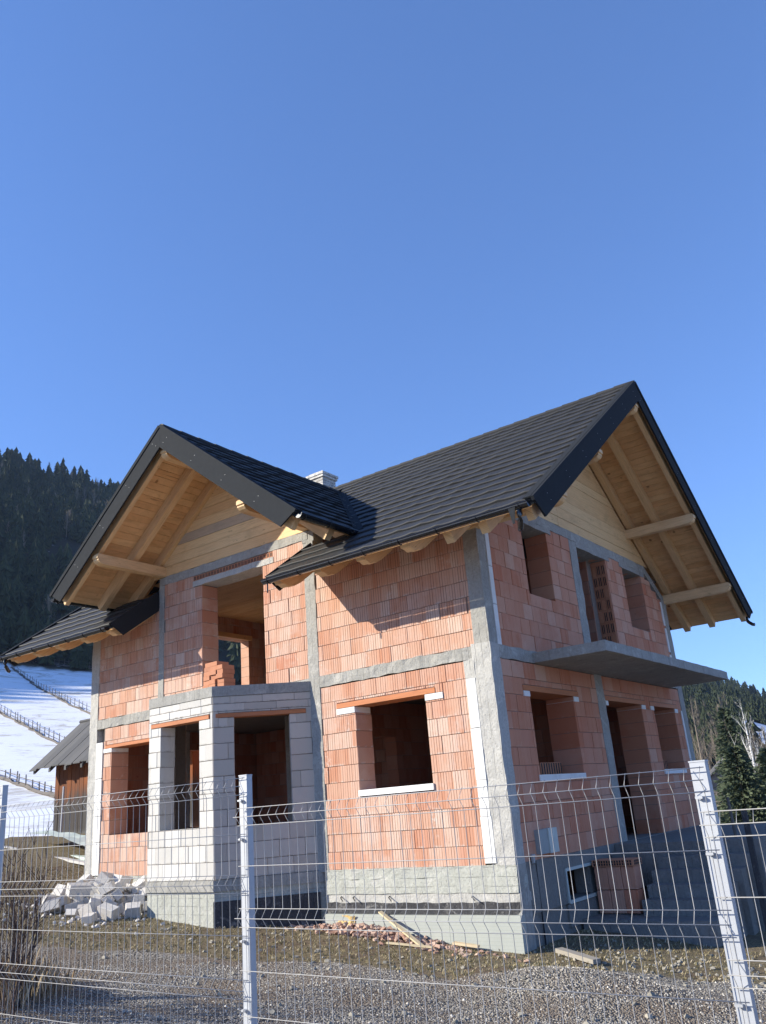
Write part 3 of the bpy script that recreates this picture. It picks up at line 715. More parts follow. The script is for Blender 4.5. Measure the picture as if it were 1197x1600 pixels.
# -- the bay ---------------------------------------------------------
BA, BB, BC, BD = Vector((-7.25,0,0)), Vector((-6.13,-1.15,0)), Vector((-4.55,-1.15,0)), Vector((-3.44,0,0))
PF = Plane(BB, 0, .3); a45 = atan2(BD.y-BC.y, BD.x-BC.x); PR = Plane(BC, a45, .28); aL = atan2(BB.y-BA.y, BB.x-BA.x); PL = Plane(BA, aL, .28)
LF, LR, LL = 1.58, (BD-BC).length, (BB-BA).length
OF = (.30,1.26,.765,2.40); OR = (.34,1.23,.755,2.40); OL = (.34,1.25,.755,2.40)
all_b2 = []
def bay_wall(pl, L, op, seed, mk, e0=.0, e1=.0):
    w = core(pl, 0, L, 0.0, 2.74, [op], 'bay_wall')
    keep = len(all_bricks)
    lay(pl, 0, L, 0.0, 2.5, [op, (op[0]-.25, op[1]+.27, 2.40, 2.47)], .40, .24, seed, mk, w)
    lay(pl, 0, L, 2.5, 2.74, [], .52, .12, seed+1, mk, w)
    lst = all_bricks[keep:]; del all_bricks[keep:]
    for (_,p,a,b,c,d,m,_w) in lst:
        me = brick_mesh(b-a, d-c, pl.th, m, rg); o = bpy.data.objects.new('aerated_block', me); COL.objects.link(o); o.parent = w
        kx = (b-a)/max(.02,round((b-a)*50)/50); kz = (d-c)/max(.01,round((d-c)*100)/100)
        mm = wmat(w).inverted() @ Matrix.Translation(p.pt(a, c, rg.uniform(-.005,.004))) @ Matrix.Rotation(p.a, 4, 'Z')
        l,q,s = mm.decompose(); o.location = l; o.rotation_euler = q.to_euler(); o.scale = (kx,1,kz)
    return w
bay_wall(PF, LF, OF, 31, 'a'); bay_wall(PR, LR, OR, 33, 'p'); bay_wall(PL, LL, OL, 35, 'a')
def on_plane(pl, u0,u1,d0,d1,z0,z1, name, mat, long=True, label=None, rough=None):
    if rough is not None:
        bm = rough_box(u0,u1,d0,d1,z0,z1, ang=pl.a, org=pl.P, **rough); me = bpy.data.meshes.new(name); bm.to_mesh(me); bm.free(); me.materials.append(mat); o = put(name, me, HOUSE)
        if label: o['label'] = label
        return o
    mb = MB(); mb.box(u0,u1,d0,d1,z0,z1, 0, pl.M)
    if long: set_uv(mb, pl.u)
    return part(mb, name, mat, label)
on_plane(PF, .06, 1.50, -.012,.2, 2.402,2.465, 'lintel', M_lint); on_plane(PR, .05, 1.5, -.012,.2, 2.402,2.465, 'lintel', M_lint); on_plane(PL,.1,1.5,-.012,.2,2.402,2.465,'lintel',M_lint)
def poly_slab(off, z0, z1, name, mat, label=None, jitter=0):
    n1, n2, n3 = Vector((-1.15,-1.12,0)).normalized(), Vector((0,-1,0)), Vector((1.15,-1.11,0)).normalized()
    def inter(p,n,q,m):
        # lines p.n=c , q.m=d
        c = p.dot(n)+off; d = q.dot(m)+off; det = n.x*m.y-n.y*m.x
        return Vector(((c*m.y-d*n.y)/det, (n.x*d-m.x*c)/det, 0))
    wn_ = Vector((0,-1,0)); W0_ = Vector((0,.1,0))
    def wallpt(p,n):
        c = p.dot(n)+off; return Vector(((c-n.y*.1)/n.x, .1, 0))
    pts = [wallpt(BA,n1), inter(BB,n1,BB,n2), inter(BC,n2,BC,n3), wallpt(BD,n3)]
    mb = MB(); mb.prism([(p.x,p.y,z0) for p in pts], (0,0,z1-z0)); return part(mb, name, mat, label)
poly_slab(.012, 2.742, 2.905, 'bay_slab', M_conc, 'rough concrete slab forming the terrace on top of the bay')
poly_slab(.02, -.16, -.002, 'bay_plinth', M_conc); poly_slab(-.01, -1.5, -.162, 'bay_foundation', M_plinth)
on_plane(PR, -.01, LR, -.025, .05, -.95,-.30, 'bitumen_patch', M_bitumen, False)
rpart('bay_floor', M_conc_d, (-6.2,-4.5,-.85,.1,-.1,-.01), st=.6, amp=.001)

# -- roof --------------------------------------------------------------
ZR, YR, SM = 8.17, 4.19, .70           # main ridge height, y, slope
XW, ZW, SW = -5.30, 7.65, .79          # wing ridge x, height, slope
X0, X1, YF, YB = -11.05, 1.5, -1.12, 9.62
YO = -1.65; WH = 3.16                  # wing overhang plane, half width
ANM, ANW = math.atan(SM), math.atan(SW)
def main_cuts(z):      # x interval occupied by the wing on the front slope at height z
    if z >= ZW: return None
    if z >= ZW-SW*WH: h = (ZW-z)/SW; return (XW-h, XW+h)
    return (-7.37, -3.27)
def ridge_strip(mb, fn, a0, a1, s0, s1, t0, t1, lip=0, step=None, rg=None):
    """strip between slope distances s0..s1 from a0(s)..a1(s) along the ridge direction; fn(a, s, t)->point"""
    pass
def row_mesh(fn, ivs, s0, s1, th, wav=.0035, pitch=.42, drop=.040):
    """one course of pressed tiles. fn(a,s,h): a along the ridge, s down the slope, h above deck"""
    mb = MB()
    for (a0t,a1t,a0b,a1b) in ivs:      # extents at top and bottom edge
        n = max(2, int((max(a1t,a1b)-min(a0t,a0b))/(pitch/4)))
        b = len(mb.v)
        for i in range(n+1):
            f = i/n; at = a0t+(a1t-a0t)*f; ab = a0b+(a1b-a0b)*f
            ph = (ab/pitch) % 1.0; w = wav*(cos(2*pi*ph)) + (.008 if ph < .13 else 0)
            mb.v += [tuple(fn(at, s0, .006+w*.4)), tuple(fn(ab, s1-.012, drop+w)), tuple(fn(ab, s1, drop-.010+w)), tuple(fn(ab, s1, -.004))]
        for i in range(n):
            q = b+i*4
            for k in range(3): mb.f.append((q+k, q+k+1, q+k+5, q+k+4)); mb.m.append(0)
    return mb
def fm_front(a,s,h): # main front slope
    return Vector((a, YR - s*cos(ANM) - h*sin(ANM), ZR - s*sin(ANM) + h*cos(ANM)))
def fm_back(a,s,h):  return Vector((a, YR + s*cos(ANM) + h*sin(ANM), ZR - s*sin(ANM) + h*cos(ANM)))
def fw_r(a,s,h):     return Vector((XW + s*cos(ANW) + h*sin(ANW), a, ZW - s*sin(ANW) + h*cos(ANW)))
def fw_l(a,s,h):     return Vector((XW - s*cos(ANW) - h*sin(ANW), a, ZW - s*sin(ANW) + h*cos(ANW)))
LFm = (YR-YF)/cos(ANM); LBm = (YB-YR)/cos(ANM); LW_ = WH/cos(ANW)
def valley_y(z): return YR-(ZR-z)/SM
def ivs_front(s0, s1):
    z0, z1 = ZR-s0*sin(ANM), ZR-s1*sin(ANM); c0, c1 = main_cuts(z0-.02), main_cuts(z1-.02)
    if c1 is None: return [(X0,X1,X0,X1)]
    if c0 is None: c0 = (XW, XW)
    return [(X0,c0[0],X0,c1[0]), (c0[1],X1,c1[1],X1)]
def ivs_back(s0,s1): return [(X0,X1,X0,X1)]
def ivs_wing(s0, s1):
    return [(YO, valley_y(ZW-s0*sin(ANW)), YO, valley_y(ZW-s1*sin(ANW)))]
def slope(fn, L, ivf, rows, label, deck0):
    # deck body: thin sheet under the tiles, the parent part of the courses
    n = 14; mb = MB()
    for i in range(n):
        s0, s1 = L*i/n, L*(i+1)/n
        for (a0t,a1t,a0b,a1b) in ivf(s0, s1):
            q = [fn(a0t,s0,-.012), fn(a1t,s0,-.012), fn(a1b,s1,-.012), fn(a0b,s1,-.012)]; nn = fn(0,0,-1)-fn(0,0,0)
            mb.prism(q, nn*.05)
    sl = part(mb, 'roof_slope', M_barge, label)
    st = L/rows
    for i in range(rows):
        s0, s1 = st*i, st*(i+1)+.02
        for iv in ivf(st*i, st*(i+1)):
            if max(iv[1]-iv[0], iv[3]-iv[2]) > .03: row_mesh(fn, [iv], s0, s1+random.uniform(-.008,.008), .02, drop=.040+random.uniform(-.006,.006)).build('tile_course', M_tile, sl, smooth=False)
    return sl
slope(fm_front, LFm, ivs_front, 18, 'front slope of the main roof in dark stepped metal tiles', 0)
slope(fm_back, LBm, ivs_back, 18, 'rear slope of the main roof', 0)
slope(fw_r, LW_, ivs_wing, 12, 'right slope of the wing roof, in shade', 0)
slope(fw_l, LW_, ivs_wing, 12, 'left slope of the wing roof', 0)
# ridge caps
mb = MB()
n = 34
for i in range(n):
    a = X0+(X1-X0)*i/n; b = X0+(X1-X0)*(i+1)/n+.02; rr_ = .075
    mb.tube([(a,YR,ZR+.005),(b,YR,ZR+.0)], [rr_, rr_*.88], 8)
part(mb, 'ridge_cap', M_tile)
mb = MB()
n = 12
for i in range(n):
    a = YO+(3.45-YO)*i/n; b = YO+(3.45-YO)*(i+1)/n+.02; mb.tube([(XW,a,ZW+.005),(XW,b,ZW)], [.075,.066], 8)
part(mb, 'ridge_cap', M_tile)
# valley flashings
for sg in (1,-1):
    mb = MB(); p0 = Vector((XW, valley_y(ZW), ZW)); p1 = Vector((XW+sg*WH, valley_y(ZW-SW*WH), ZW-SW*WH))
    d = (p1-p0).normalized(); side = Vector((sg,0,0)); up = Vector((0,0,1))
    for (w0,w1,h0,h1) in ((-.10,0,.03,.02),(0,.12,.02,.03)):
        sd = Vector((sg*1,0,-SW*0)) 
        def q(p,w,h): return p + (Vector((w*sg,0,0)) if w > 0 else Vector((w*sg,0,-w*SW*0))) + Vector((0,0,h + (0 if w>=0 else -w*SW)))
        mb.prism([q(p0,w0,h0+.02), q(p1,w0,h0+.02), q(p1,w1,h1+.02), q(p0,w1,h1+.02)], (0,0,-.012))
    part(mb, 'valley_flashing', M_barge)
# soffit boards: run along the ridge, under the rafters' top, visible in the overhangs
def boards(fn, L, ivf, clip, w=.145, parent=None):
    n = int(L/w); st = L/n
    for i in range(n):
        s0, s1 = st*i+.003, st*(i+1)-.003
        mb = MB(); nn = fn(0,0,-1)-fn(0,0,0)
        for (a0t,a1t,a0b,a1b) in ivf(st*i, st*(i+1)):
            for c0,c1 in clip:
                b0t,b1t,b0b,b1b = max(a0t,c0),min(a1t,c1),max(a0b,c0),min(a1b,c1)
                if b1b-b0b < .05 and b1t-b0t < .05: continue
                b1t = max(b1t,b0t+.01); b1b = max(b1b,b0b+.01)
                h = -.075-random.random()*.003
                mb.prism([fn(b0t,s0,h), fn(b1t,s0,h), fn(b1b,s1,h), fn(b0b,s1,h)], nn*.022)
        if mb.v: set_uv(mb, fn(1,0,0)-fn(0,0,0)); part(mb, 'soffit_board', M_soffit)
boards(fm_back, LBm, ivs_back, [(-.3, X1-.05)]); boards(fm_front, LFm, ivs_front, [(X0+.05, X1-.05)], .17)
boards(fw_l, LW_, ivs_wing, [(YO+.04, .25)]); boards(fw_r, LW_, ivs_wing, [(YO+.04, 1.5)])
# rafters
def rafter(fn, a0, a1, s0, s1, h0=-.098, h1=-.285, tail=True, name='rafter', parent=None):
    mb = MB(); q = []
    q.append(fn(a0,s0,h0)); q.append(fn(a0,s1,h0))
    if tail:     # carved tail
        q.append(fn(a0,s1,h0-.06)); 
        for k in range(5):
            w = k/4; q.append(fn(a0, s1-.05-.20*w, h0-.09-(-h1-.21)*sin(w*pi*.5)-.025*sin(w*pi*2)))
    q.append(fn(a0,s1-.42 if tail else s1,h1)); q.append(fn(a0,s0,h1))
    d = fn(a1,0,0)-fn(a0,0,0); mb.prism(q, d); set_uv(mb, fn(a0,1,0)-fn(a0,0,0)); return part(mb, name, M_beamw)
for a in (.60,.03,1.31): rafter(fm_back, a, a+.13 if a<1.3 else a+.10, .05, LBm-.05, tail=False); rafter(fm_front, a, a+.13 if a<1.3 else a+.10, .05, LFm-.05, tail=False)
for a in (-3.20,-2.36,-1.52,-.70,.02): 
    if a < 0: rafter(fm_front, a, a+.14, LFm-2.2, LFm-.03, h1=-.345)
for a in (-7.62,-8.45,-9.3,-10.1,-10.9): rafter(fm_front, a, a+.14, LFm-2.4, LFm-.03, h1=-.345)
for a in (-.74,-.10,-1.52): rafter(fw_l, a, a+.13 if a>-1.5 else a+.09, .05, LW_-.04, tail=False); rafter(fw_r, a, a+.13 if a>-1.5 else a+.09, .05, LW_-.04, tail=False)
# purlins with rounded, notched heads
def purlin(axis, a_in, a_out, c, ztop, w=.15, h=.19):
    prof = [(a_in,ztop),(a_out-.02,ztop),(a_out,ztop-.03),(a_out,ztop-.085),(a_out-.025,ztop-.095),(a_out-.02,ztop-.125),(a_out-.06,ztop-.165),(a_out-.13,ztop-h),(a_in,ztop-h)]
    mb = MB()
    if axis == 'x': mb.prism([(a, c-w/2, z) for a,z in prof], (0,w,0)); set_uv(mb,(1,0,0))
    else:
        mb.prism([(c-w/2, -a, z) for a,z in prof], (w,0,0)); set_uv(mb,(0,1,0))
    return part(mb, 'purlin', M_beamw)
purlin('x', -1, 1.49, YR, 7.77); purlin('x', -1, 1.49, 6.62, 6.07); purlin('x', -1, 1.49, 1.76, 6.07); purlin('x', -.5, 1.49, 8.38, 4.885, .16); purlin('x', -.5, 1.49, .0, 4.885, .16)
purlin('y', -1, 1.60, XW, 7.26); purlin('y', -.5, 1.60, -7.23, 5.72, .16); purlin('y', -.5, 1.60, -3.37, 5.72, .16)
# wooden gable infill, board by board
def gable(axis, c, half, zr, sl, z0, zt, w=.17, split=None):
    z = z0; k = 0
    while z < zt-.03:
        z1 = min(z+w*random.uniform(.9,1.1), zt); ha, hb = (zr-z)/sl, (zr-z1)/sl
        if hb < .02: hb = .02
        segs = [(-1,1)]
        off = random.uniform(-.006,.006)
        def P(s_, hh, zz, d):
            a = c + s_
            return (off+d, a, zz) if axis == 'x' else (a, off+d, zz)
        if axis == 'x':
            cuts = [-ha]; 
            if split is not None and -ha < split-c < ha: cuts.append(split-c)
            cuts.append(ha)
            for i in range(len(cuts)-1):
                l0, r0_ = cuts[i]+(.004 if i else 0), cuts[i+1]-(.004 if i < len(cuts)-2 else 0)
                l1, r1_ = max(l0,-hb) , min(r0_, hb)
                if r1_ <= l1: 
                    l1 = r1_ = max(min((l1+r1_)/2, hb), -hb)
                mb = MB(); mb.prism([(off-.03,c+l0,z+.003),(off-.03,c+r0_,z+.003),(off-.03,c+r1_,z1-.003),(off-.03,c+l1,z1-.003)], (.035,0,0)); set_uv(mb,(0,1,0))
                part(mb, 'gable_board', M_gablew)
        else:
            mb = MB(); mb.prism([(c-ha,off+.03,z+.003),(c+ha,off+.03,z+.003),(c+hb,off+.03,z1-.003),(c-hb,off+.03,z1-.003)], (0,-.035,0)); set_uv(mb,(1,0,0))
            part(mb, 'gable_board', M_gableg if k == 3 else M_gablew)
        z = z1; k += 1
gable('x', YR, 0, ZR-.36, SM, 5.415, 7.75, .20, 3.1)
gable('y', XW, 0, ZW-.36, SW, 5.525, 7.2, .185)
# barge boards: dark metal over the gable edges, with a capping strip and screw heads
def barge(fn, a, L, sign, wdir, h_top=.045, h_bot=-.31, foot=0):
    mb = MB(); d = (fn(a+wdir*.03,0,0)-fn(a,0,0))
    top0 = .0
    tq = SM if fn in (fm_front, fm_back) else SW
    mb.prism([fn(a,-h_top*tq+.001,h_top), fn(a,L+.02,h_top), fn(a,L+.02-foot,h_bot), fn(a,-h_bot*tq+.001,h_bot)], d)
    b = part(mb, 'barge_board', M_barge)
    cap = MB(); d2 = fn(a+wdir*.045,0,0)-fn(a,0,0); d3 = fn(a-wdir*.11,0,0)-fn(a,0,0)
    cap.prism([fn(a,0,h_top+.012), fn(a,L+.03,h_top+.012), fn(a,L+.03,h_top-.05), fn(a,0,h_top-.05)], d2)
    cap.prism([fn(a,0,h_top+.016), fn(a,L+.03,h_top+.016), fn(a,L+.03,h_top-.002), fn(a,0,h_top-.002)], d3)
    part(cap, 'capping', M_barge, parent=b)
    sc = MB()
    s = .35
    while s < L:
        for hh in (-.09,-.20):
            p = fn(a+wdir*.03,s+hh*.3,hh); sc.box(-.0035,.0035,-.004,.004,-.0035,.0035,0,Matrix.Translation(p))
        s += .95
    part(sc, 'screw_heads', M_galv, parent=b)
    return b
for fn in (fm_front, fm_back): barge(fn, X1, LFm if fn is fm_front else LBm, 1*0, 1, foot=.16); barge(fn, X0, LFm if fn is fm_front else LBm, 0, -1, foot=.16)
for fn in (fw_r, fw_l): barge(fn, YO, LW_, 0, -1, foot=.14)
# verge boards where the main eave stops beside the wing
for xx, wd in ((-7.37,1),(-3.27,-1)):
    mb = MB(); mb.prism([fm_front(xx,LFm-1.60,.04), fm_front(xx,LFm+.01,.04), fm_front(xx,LFm-.15,-.30), fm_front(xx,LFm-1.60,-.30)], (wd*.025,0,0)); part(mb, 'barge_board', M_barge, 'dark verge board where the eave stops beside the wing' if wd==1 else None)
# gutters
def gutter(p0, p1, out, r=.065, drop=.02):
    p0, p1 = Vector(p0), Vector(p1); out = Vector(out); mb = MB(); n = 9; L = (p1-p0); k = max(2,int(L.length/.6))
    def ring(p, r): return [p + out*(-cos(pi*i/(n-1))*r) + Vector((0,0,-sin(pi*i/(n-1))*r)) for i in range(n)]
    A, B, A2, B2 = ring(p0,r), ring(p1,r), ring(p0,r-.006), ring(p1,r-.006)
    for i in range(n-1):
        mb.add([A[i],A[i+1],B[i+1],B[i]], [(0,1,2,3)]); mb.add([A2[i],B2[i],B2[i+1],A2[i+1]], [(0,1,2,3)])
    mb.add(A, [tuple(range(n))]); mb.add(B, [tuple(range(n-1,-1,-1))])
    mb.tube([p0+out*r, p1+out*r], .010, 6)
    g = part(mb, 'gutter', M_gutter, recalc=False)
    br = MB()
    for i in range(k+1):
        c = p0+L*((i+.2)/(k+.4)); pts = [c + out*(-cos(pi*j/8)*(r+.006)) + Vector((0,0,-sin(pi*j/8)*(r+.006))) for j in range(9)]
        br.tube([pts[0]+Vector((0,0,.03))]+pts, .006, 4)
    part(br, 'gutter_bracket', M_gutter, parent=g)
    return g
zg = ZR-LFm*sin(ANM)-.04
gutter((-3.30,YF-.055,zg-.01),(X1-.03,YF-.055,zg),(0,-1,0)); gutter((X0+.02,YF-.055,zg),(-7.38,YF-.055,zg-.01),(0,-1,0))
gutter((X0+.02,YB+.055,zg-.04),(X1-.03,YB+.055,zg-.04),(0,1,0))
zwg = ZW-SW*WH-.04
gutter((XW+WH+.05,YO+.02,zwg),(XW+WH+.05,-.25,zwg),(1,0,0)); gutter((XW-WH-.05,YO+.02,zwg),(XW-WH-.05,-.25,zwg),(-1,0,0))
def spout(p, dy, dx=0):
    x,y,z = p; mb = MB(); mb.tube([(x,y,z-.04),(x,y,z-.14),(x+dx*.03,y+dy*.03,z-.20),(x+dx*.11,y+dy*.11,z-.27),(x+dx*.15,y+dy*.15,z-.28)], .038, 10); part(mb, 'gutter_outlet', M_gutter, smooth=True)
spout((X1-.18,YF-.055,zg), 1, -.6); spout((X0+.2,YF-.055,zg), 1, -.5); spout((X1-.12,YB+.055,zg-.04), -.3, 1)
mb = MB(); mb.tube([(-3.22,YF-.05,zg-.05),(-3.22,YF-.05,zg-.22)], .012, 6); part(mb, 'gutter_outlet', M_gutter)
mb = MB(); x = X1-.26; mb.prism([(x-.04,YF-.13,zg-.04),(x+.06,YF-.13,zg-.04),(x+.03,YF-.13,zg-.26),(x+.0,YF-.13,zg-.26)], (0,.006,0)); part(mb, 'strap', M_barge)
# loggia ceiling boards
ci = empty('x'); bpy.data.objects.remove(ci)
for i in range(24):
    y = .27+i*.19; mb = MB(); mb.box(-9.19,-3.70,y+.003,y+.187,5.53+random.uniform(0,.004),5.56); set_uv(mb,(1,0,0)); part(mb, 'ceiling_board', M_gablew)
uvbox([(-9.2,-9.14,2.2,4.35,5.035,5.15)], 'lintel', M_gablew, (0,1,0))
# chimney of small white bricks
def chimney():
    c = part(MB().box(-6.70,-6.30,4.06,4.50,7.2,8.62), 'chimney', M_mort, 'whitewashed brick chimney with a stepped cap')
    v = []
    for k in range(18):
        z = 7.47+k*.067; off = .1*(k%2)
        for face in range(2):
            L = .44 if face == 0 else .48; u = -off
            while u < L-.01:
                a,b = max(0,u), min(u+.2,L); u += .2
                if b-a < .03: continue
                if face == 0: x0,x1,y0,y1 = -6.72+a+.003,-6.72+b-.003,4.035+random.uniform(-.003,.003),4.12
                else: x0,x1,y0,y1 = -6.36,-6.275+random.uniform(-.003,.003),4.04+a+.003,4.04+b-.003
                v.append((x0,x1,y0,y1,z+.004,z+.063))
    for (x0,x1,y0,y1,z0,z1) in v:
        o = MB().box(x0,x1,y0,y1,z0,z1).build('white_brick', M_aac, c)
    part(MB().box(-6.78,-6.22,3.98,4.58,8.62,8.68).box(-6.76,-6.24,4.0,4.56,8.56,8.62).box(-6.72,-6.28,4.04,4.52,8.68,8.72), 'cap', M_aac, parent=c)
    part(MB().box(-6.8,-6.2,3.96,4.6,7.75,8.02).box(-6.76,-6.24,4.0,4.56,8.0,8.10), 'flashing', M_gutter, parent=c)
chimney()
# entrance landing and steps
rpart('landing', M_conc_d, (.012,2.25,3.32,7.7,-1.5,-.01), 'concrete landing in front of the side door', seed=50, st=.3)
for k in range(1,5):
    rpart('step', M_conc_d, (.78,2.25-.08*k,3.32-.29*k,3.34-.29*(k-1),-1.5,-.17*k-.02), seed=50+k, st=.2, amp=.007)
rpart('base_slab', M_conc_d, (.02,1.9,1.75,3.33,-1.6,-.90), 'low concrete slab at the foot of the steps', seed=56, st=.25, amp=.012)
rpart('step', M_conc_d, (.02,.9,3.1,3.33,-.6,-.12), seed=57)

# ------------------------------------------------------------------ loose things about the house
def thing_mesh(mb, name, mats, label, cat, group=None, smooth=False):
    """one mesh thing; origin at the base centre"""
    xs = [p[0] for p in mb.v]; ys = [p[1] for p in mb.v]; zs = [p[2] for p in mb.v]
    o0 = Vector(((min(xs)+max(xs))/2, (min(ys)+max(ys))/2, min(zs)))
    mb.v = [tuple(Vector(p)-o0) for p in mb.v]; o = mb.build(name, mats, None, smooth); o.location = o0
    return tagit(o, label, cat, group)
# hollow brick stack in the shade by the steps
def hollow_stack():
    r_ = empty('hollow_brick_stack', (.38,2.42,-.90)); tagit(r_, 'orange hollow bricks piled by the basement window at the foot of the steps', 'bricks')
    me = brick_mesh(.21,.32,.30,'s',rg)
    for k in range(2):
        for i in range(3):
            o = bpy.data.objects.new('brick', me); COL.objects.link(o); o.parent = r_; m = wmat(r_).inverted() @ Matrix.Translation((.05+i*.213, 2.30+.012*((i+k)%2), -.895+k*.322)) @ Matrix.Rotation(.02*(i-1),4,'Z'); o.location = m.translation; o.rotation_euler = m.to_euler()
    mb = MB().box(.045,.70,2.28,2.62,-.249,-.160)
    part(mb, 'brick', M_clay, parent=r_)
    mb = MB()
    for i in range(15):
        for j in range(2): mb.box(.07+i*.041,.094+i*.041,2.276,2.281,-.236+j*.037,-.206+j*.037)
    for i in range(7):
        for j in range(2): mb.box(.699,.7035,2.31+i*.043,2.335+i*.043,-.236+j*.037,-.206+j*.037)
    bh = part(mb, 'brick_holes', M_dark, parent=r_); bh['kind'] = 'stuff'
hollow_stack()
# small stack of solid bricks on the bay terrace: each brick can be lifted away
def small_stack():
    rg2 = random.Random(4)
    pos = ['bottom course', 'second course', 'third course', 'fourth course', 'fifth course', 'top course']
    for k in range(6):
        for i in range(3 if k < 5 else 2):
            x = -4.86+(i*.155 if k%2 else i*.155); z = 2.907+k*.074
            if k % 2 == 0: dims = (-.074,.074,-.13,.13)
            else: dims = (-.074,.074,-.13,.13)
            mb = MB().box(dims[0],dims[1],dims[2],dims[3],0,.070)
            M_ = Matrix.Translation((x+.03*(k==5)+rg2.uniform(-.012,.012), -.86+rg2.uniform(-.02,.02), z)) @ Matrix.Rotation(rg2.uniform(-.05,.05),4,'Z')
            mb.v = [tuple(M_@Vector(p)) for p in mb.v]
            w = ['left', 'middle', 'right'][i]
            thing_mesh(mb, 'loose_brick', M_clay, f'{w} brick in the {pos[k]} of the small stack on the bay terrace', 'brick', 'bricks stacked on the bay terrace')
small_stack()
# rubble: broken aerated blocks left of the bay
def broken_block(rg2, s=1.0):
    L, W, H = rg2.uniform(.24,.44)*s, rg2.uniform(.18,.26)*s, rg2.uniform(.16,.24)*s
    bm = bmesh.new(); bmesh.ops.create_cube(bm, size=1)
    for v in bm.verts: v.co = Vector((v.co.x*L, v.co.y*W, v.co.z*H))
    for _ in range(rg2.choice((0,0,1))):       # break one end or corner off
        n = Vector((rg2.choice((-1,1)), rg2.uniform(-.45,.45), rg2.uniform(-.45,.45))).normalized()
        r_ = bmesh.ops.bisect_plane(bm, geom=bm.verts[:]+bm.edges[:]+bm.faces[:], plane_co=n*L*rg2.uniform(.20,.40), plane_no=n, clear_outer=True)
        e = [x for x in r_['geom_cut'] if isinstance(x, bmesh.types.BMEdge)]
        if e: bmesh.ops.edgeloop_fill(bm, edges=e)
    bmesh.ops.bevel(bm, geom=bm.edges[:], offset=.004, segments=1, affect='EDGES')
    bmesh.ops.triangulate(bm, faces=bm.faces)
    return bm
def rubble():
    rg2 = random.Random(8); k = 0
    spots = []
    for i in range(130):
        x = rg2.triangular(-8.9,-6.25,-7.1); y = rg2.triangular(-2.0,-.25,-.75); spots.append((x,y))
    hm = {}
    lab = ['broken white block at the foot of the heap', 'broken white block midway up the heap', 'broken white block on top of the heap']
    for (x,y) in spots:
        bm = broken_block(rg2, rg2.uniform(.5,.88)); me = bpy.data.meshes.new('broken_block')
        rot = Matrix.Rotation(rg2.uniform(0,6.28),4,'Z') @ Matrix.Rotation(rg2.uniform(-.6,.6),4,'X') @ Matrix.Rotation(rg2.uniform(-.6,.6),4,'Y')
        for v in bm.verts: v.co = rot @ v.co
        zm = min(v.co.z for v in bm.verts)
        for v in bm.verts: v.co.z -= zm
        rad = .11; cells = [(round((x+i*.08)/.08), round((y+j*.08)/.08)) for i in (-1,0,1) for j in (-1,0,1)]
        top = sum(hm.get(c,0) for c in cells)/9; zmax = max(v.co.z for v in bm.verts)
        if top > .30: bm.free(); continue
        for c in cells: hm[c] = max(hm.get(c,0), top+zmax*.62)
        lvl = 0 if top < .08 else 1 if top < .2 else 2
        bm.to_mesh(me); bm.free(); me.materials.append(M_aac_r)
        o = put('broken_block', me); o.location = (x, y, ground_z(x,y)-.03+top)
        tagit(o, lab[lvl]+(', left end' if x < -7.8 else ', mid-length' if x < -7.0 else ', nearest the bay')+(', front side' if y < -1.0 else ', wall side'), 'concrete block', 'broken aerated blocks heaped beside the bay')
rubble()
SHARDS_LATER = True
# clay shards along the foundation
def shards(name, n, cx, cy, sx, sy, zfun, mat, label, cat, size=(.03,.09), seed=0, flat=.35):
    rg2 = random.Random(seed); v=[];f=[];rn=[]
    for i in range(n):
        x = rg2.gauss(cx,sx) if sx else cx; y = rg2.gauss(cy,sy); 
        z = zfun(x,y); s = rg2.uniform(*size)
        rot = Matrix.Rotation(rg2.uniform(0,6.28),3,'Z') @ Matrix.Rotation(rg2.uniform(-.7,.7),3,'X') @ Matrix.Rotation(rg2.uniform(-.7,.7),3,'Y')
        base = len(v); q = rg2.uniform(.5,1)
        pts = [(-s,-s*q,-s*flat),(s*.9,-s*q*.8,-s*flat),(s,s*q,-s*flat),(-s*.8,s*q*.9,-s*flat),(-s*.9,-s*q*.7,s*flat),(s*.6,-s*q,s*flat),(s*.8,s*q*.7,s*flat),(-s*.5,s*q*.8,s*flat)]
        for p in pts: w = rot @ Vector(p); v.append((x+w.x, y+w.y, z+w.z))
        f += [tuple(base+k for k in q_) for q_ in ((0,3,2,1),(4,5,6,7),(0,1,5,4),(1,2,6,5),(2,3,7,6),(3,0,4,7))]; rn += [rg2.random()]*8
    me = bpy.data.meshes.new(name); me.from_pydata(v,[],f); me.attributes.new('rnd','FLOAT','POINT').data.foreach_set('value', rn); me.materials.append(mat); me.update()
    return tagit(put(name, me), label, cat, None, 'stuff')
shards('block_crumbs', 420, -7.3, -1.15, .8, .5, lambda x,y: ground_z(x,y)+.01, M_aac_r, 'pale crumbs of aerated concrete strewn round the block heap', 'rubble', (.01,.045), 14, .5)
def heapz(x,y):
    t = max(0, 1-abs(x+2.35)/1.5); return ground_z(x,y)+random.random()*.16*t*max(0,1-abs(y+.28)/.4)
shards('clay_rubble', 520, -2.35, -.27, .62, .12, heapz, M_shard, 'heap of broken reddish brick shards along the foundation wall', 'rubble', (.014,.058), 3)
shards('clay_rubble', 90, -1.5, -.35, .9, .14, lambda x,y: ground_z(x,y)+.01, M_shard, 'thin litter of brick chips at the foot of the insulation boards', 'rubble', (.015,.04), 4)
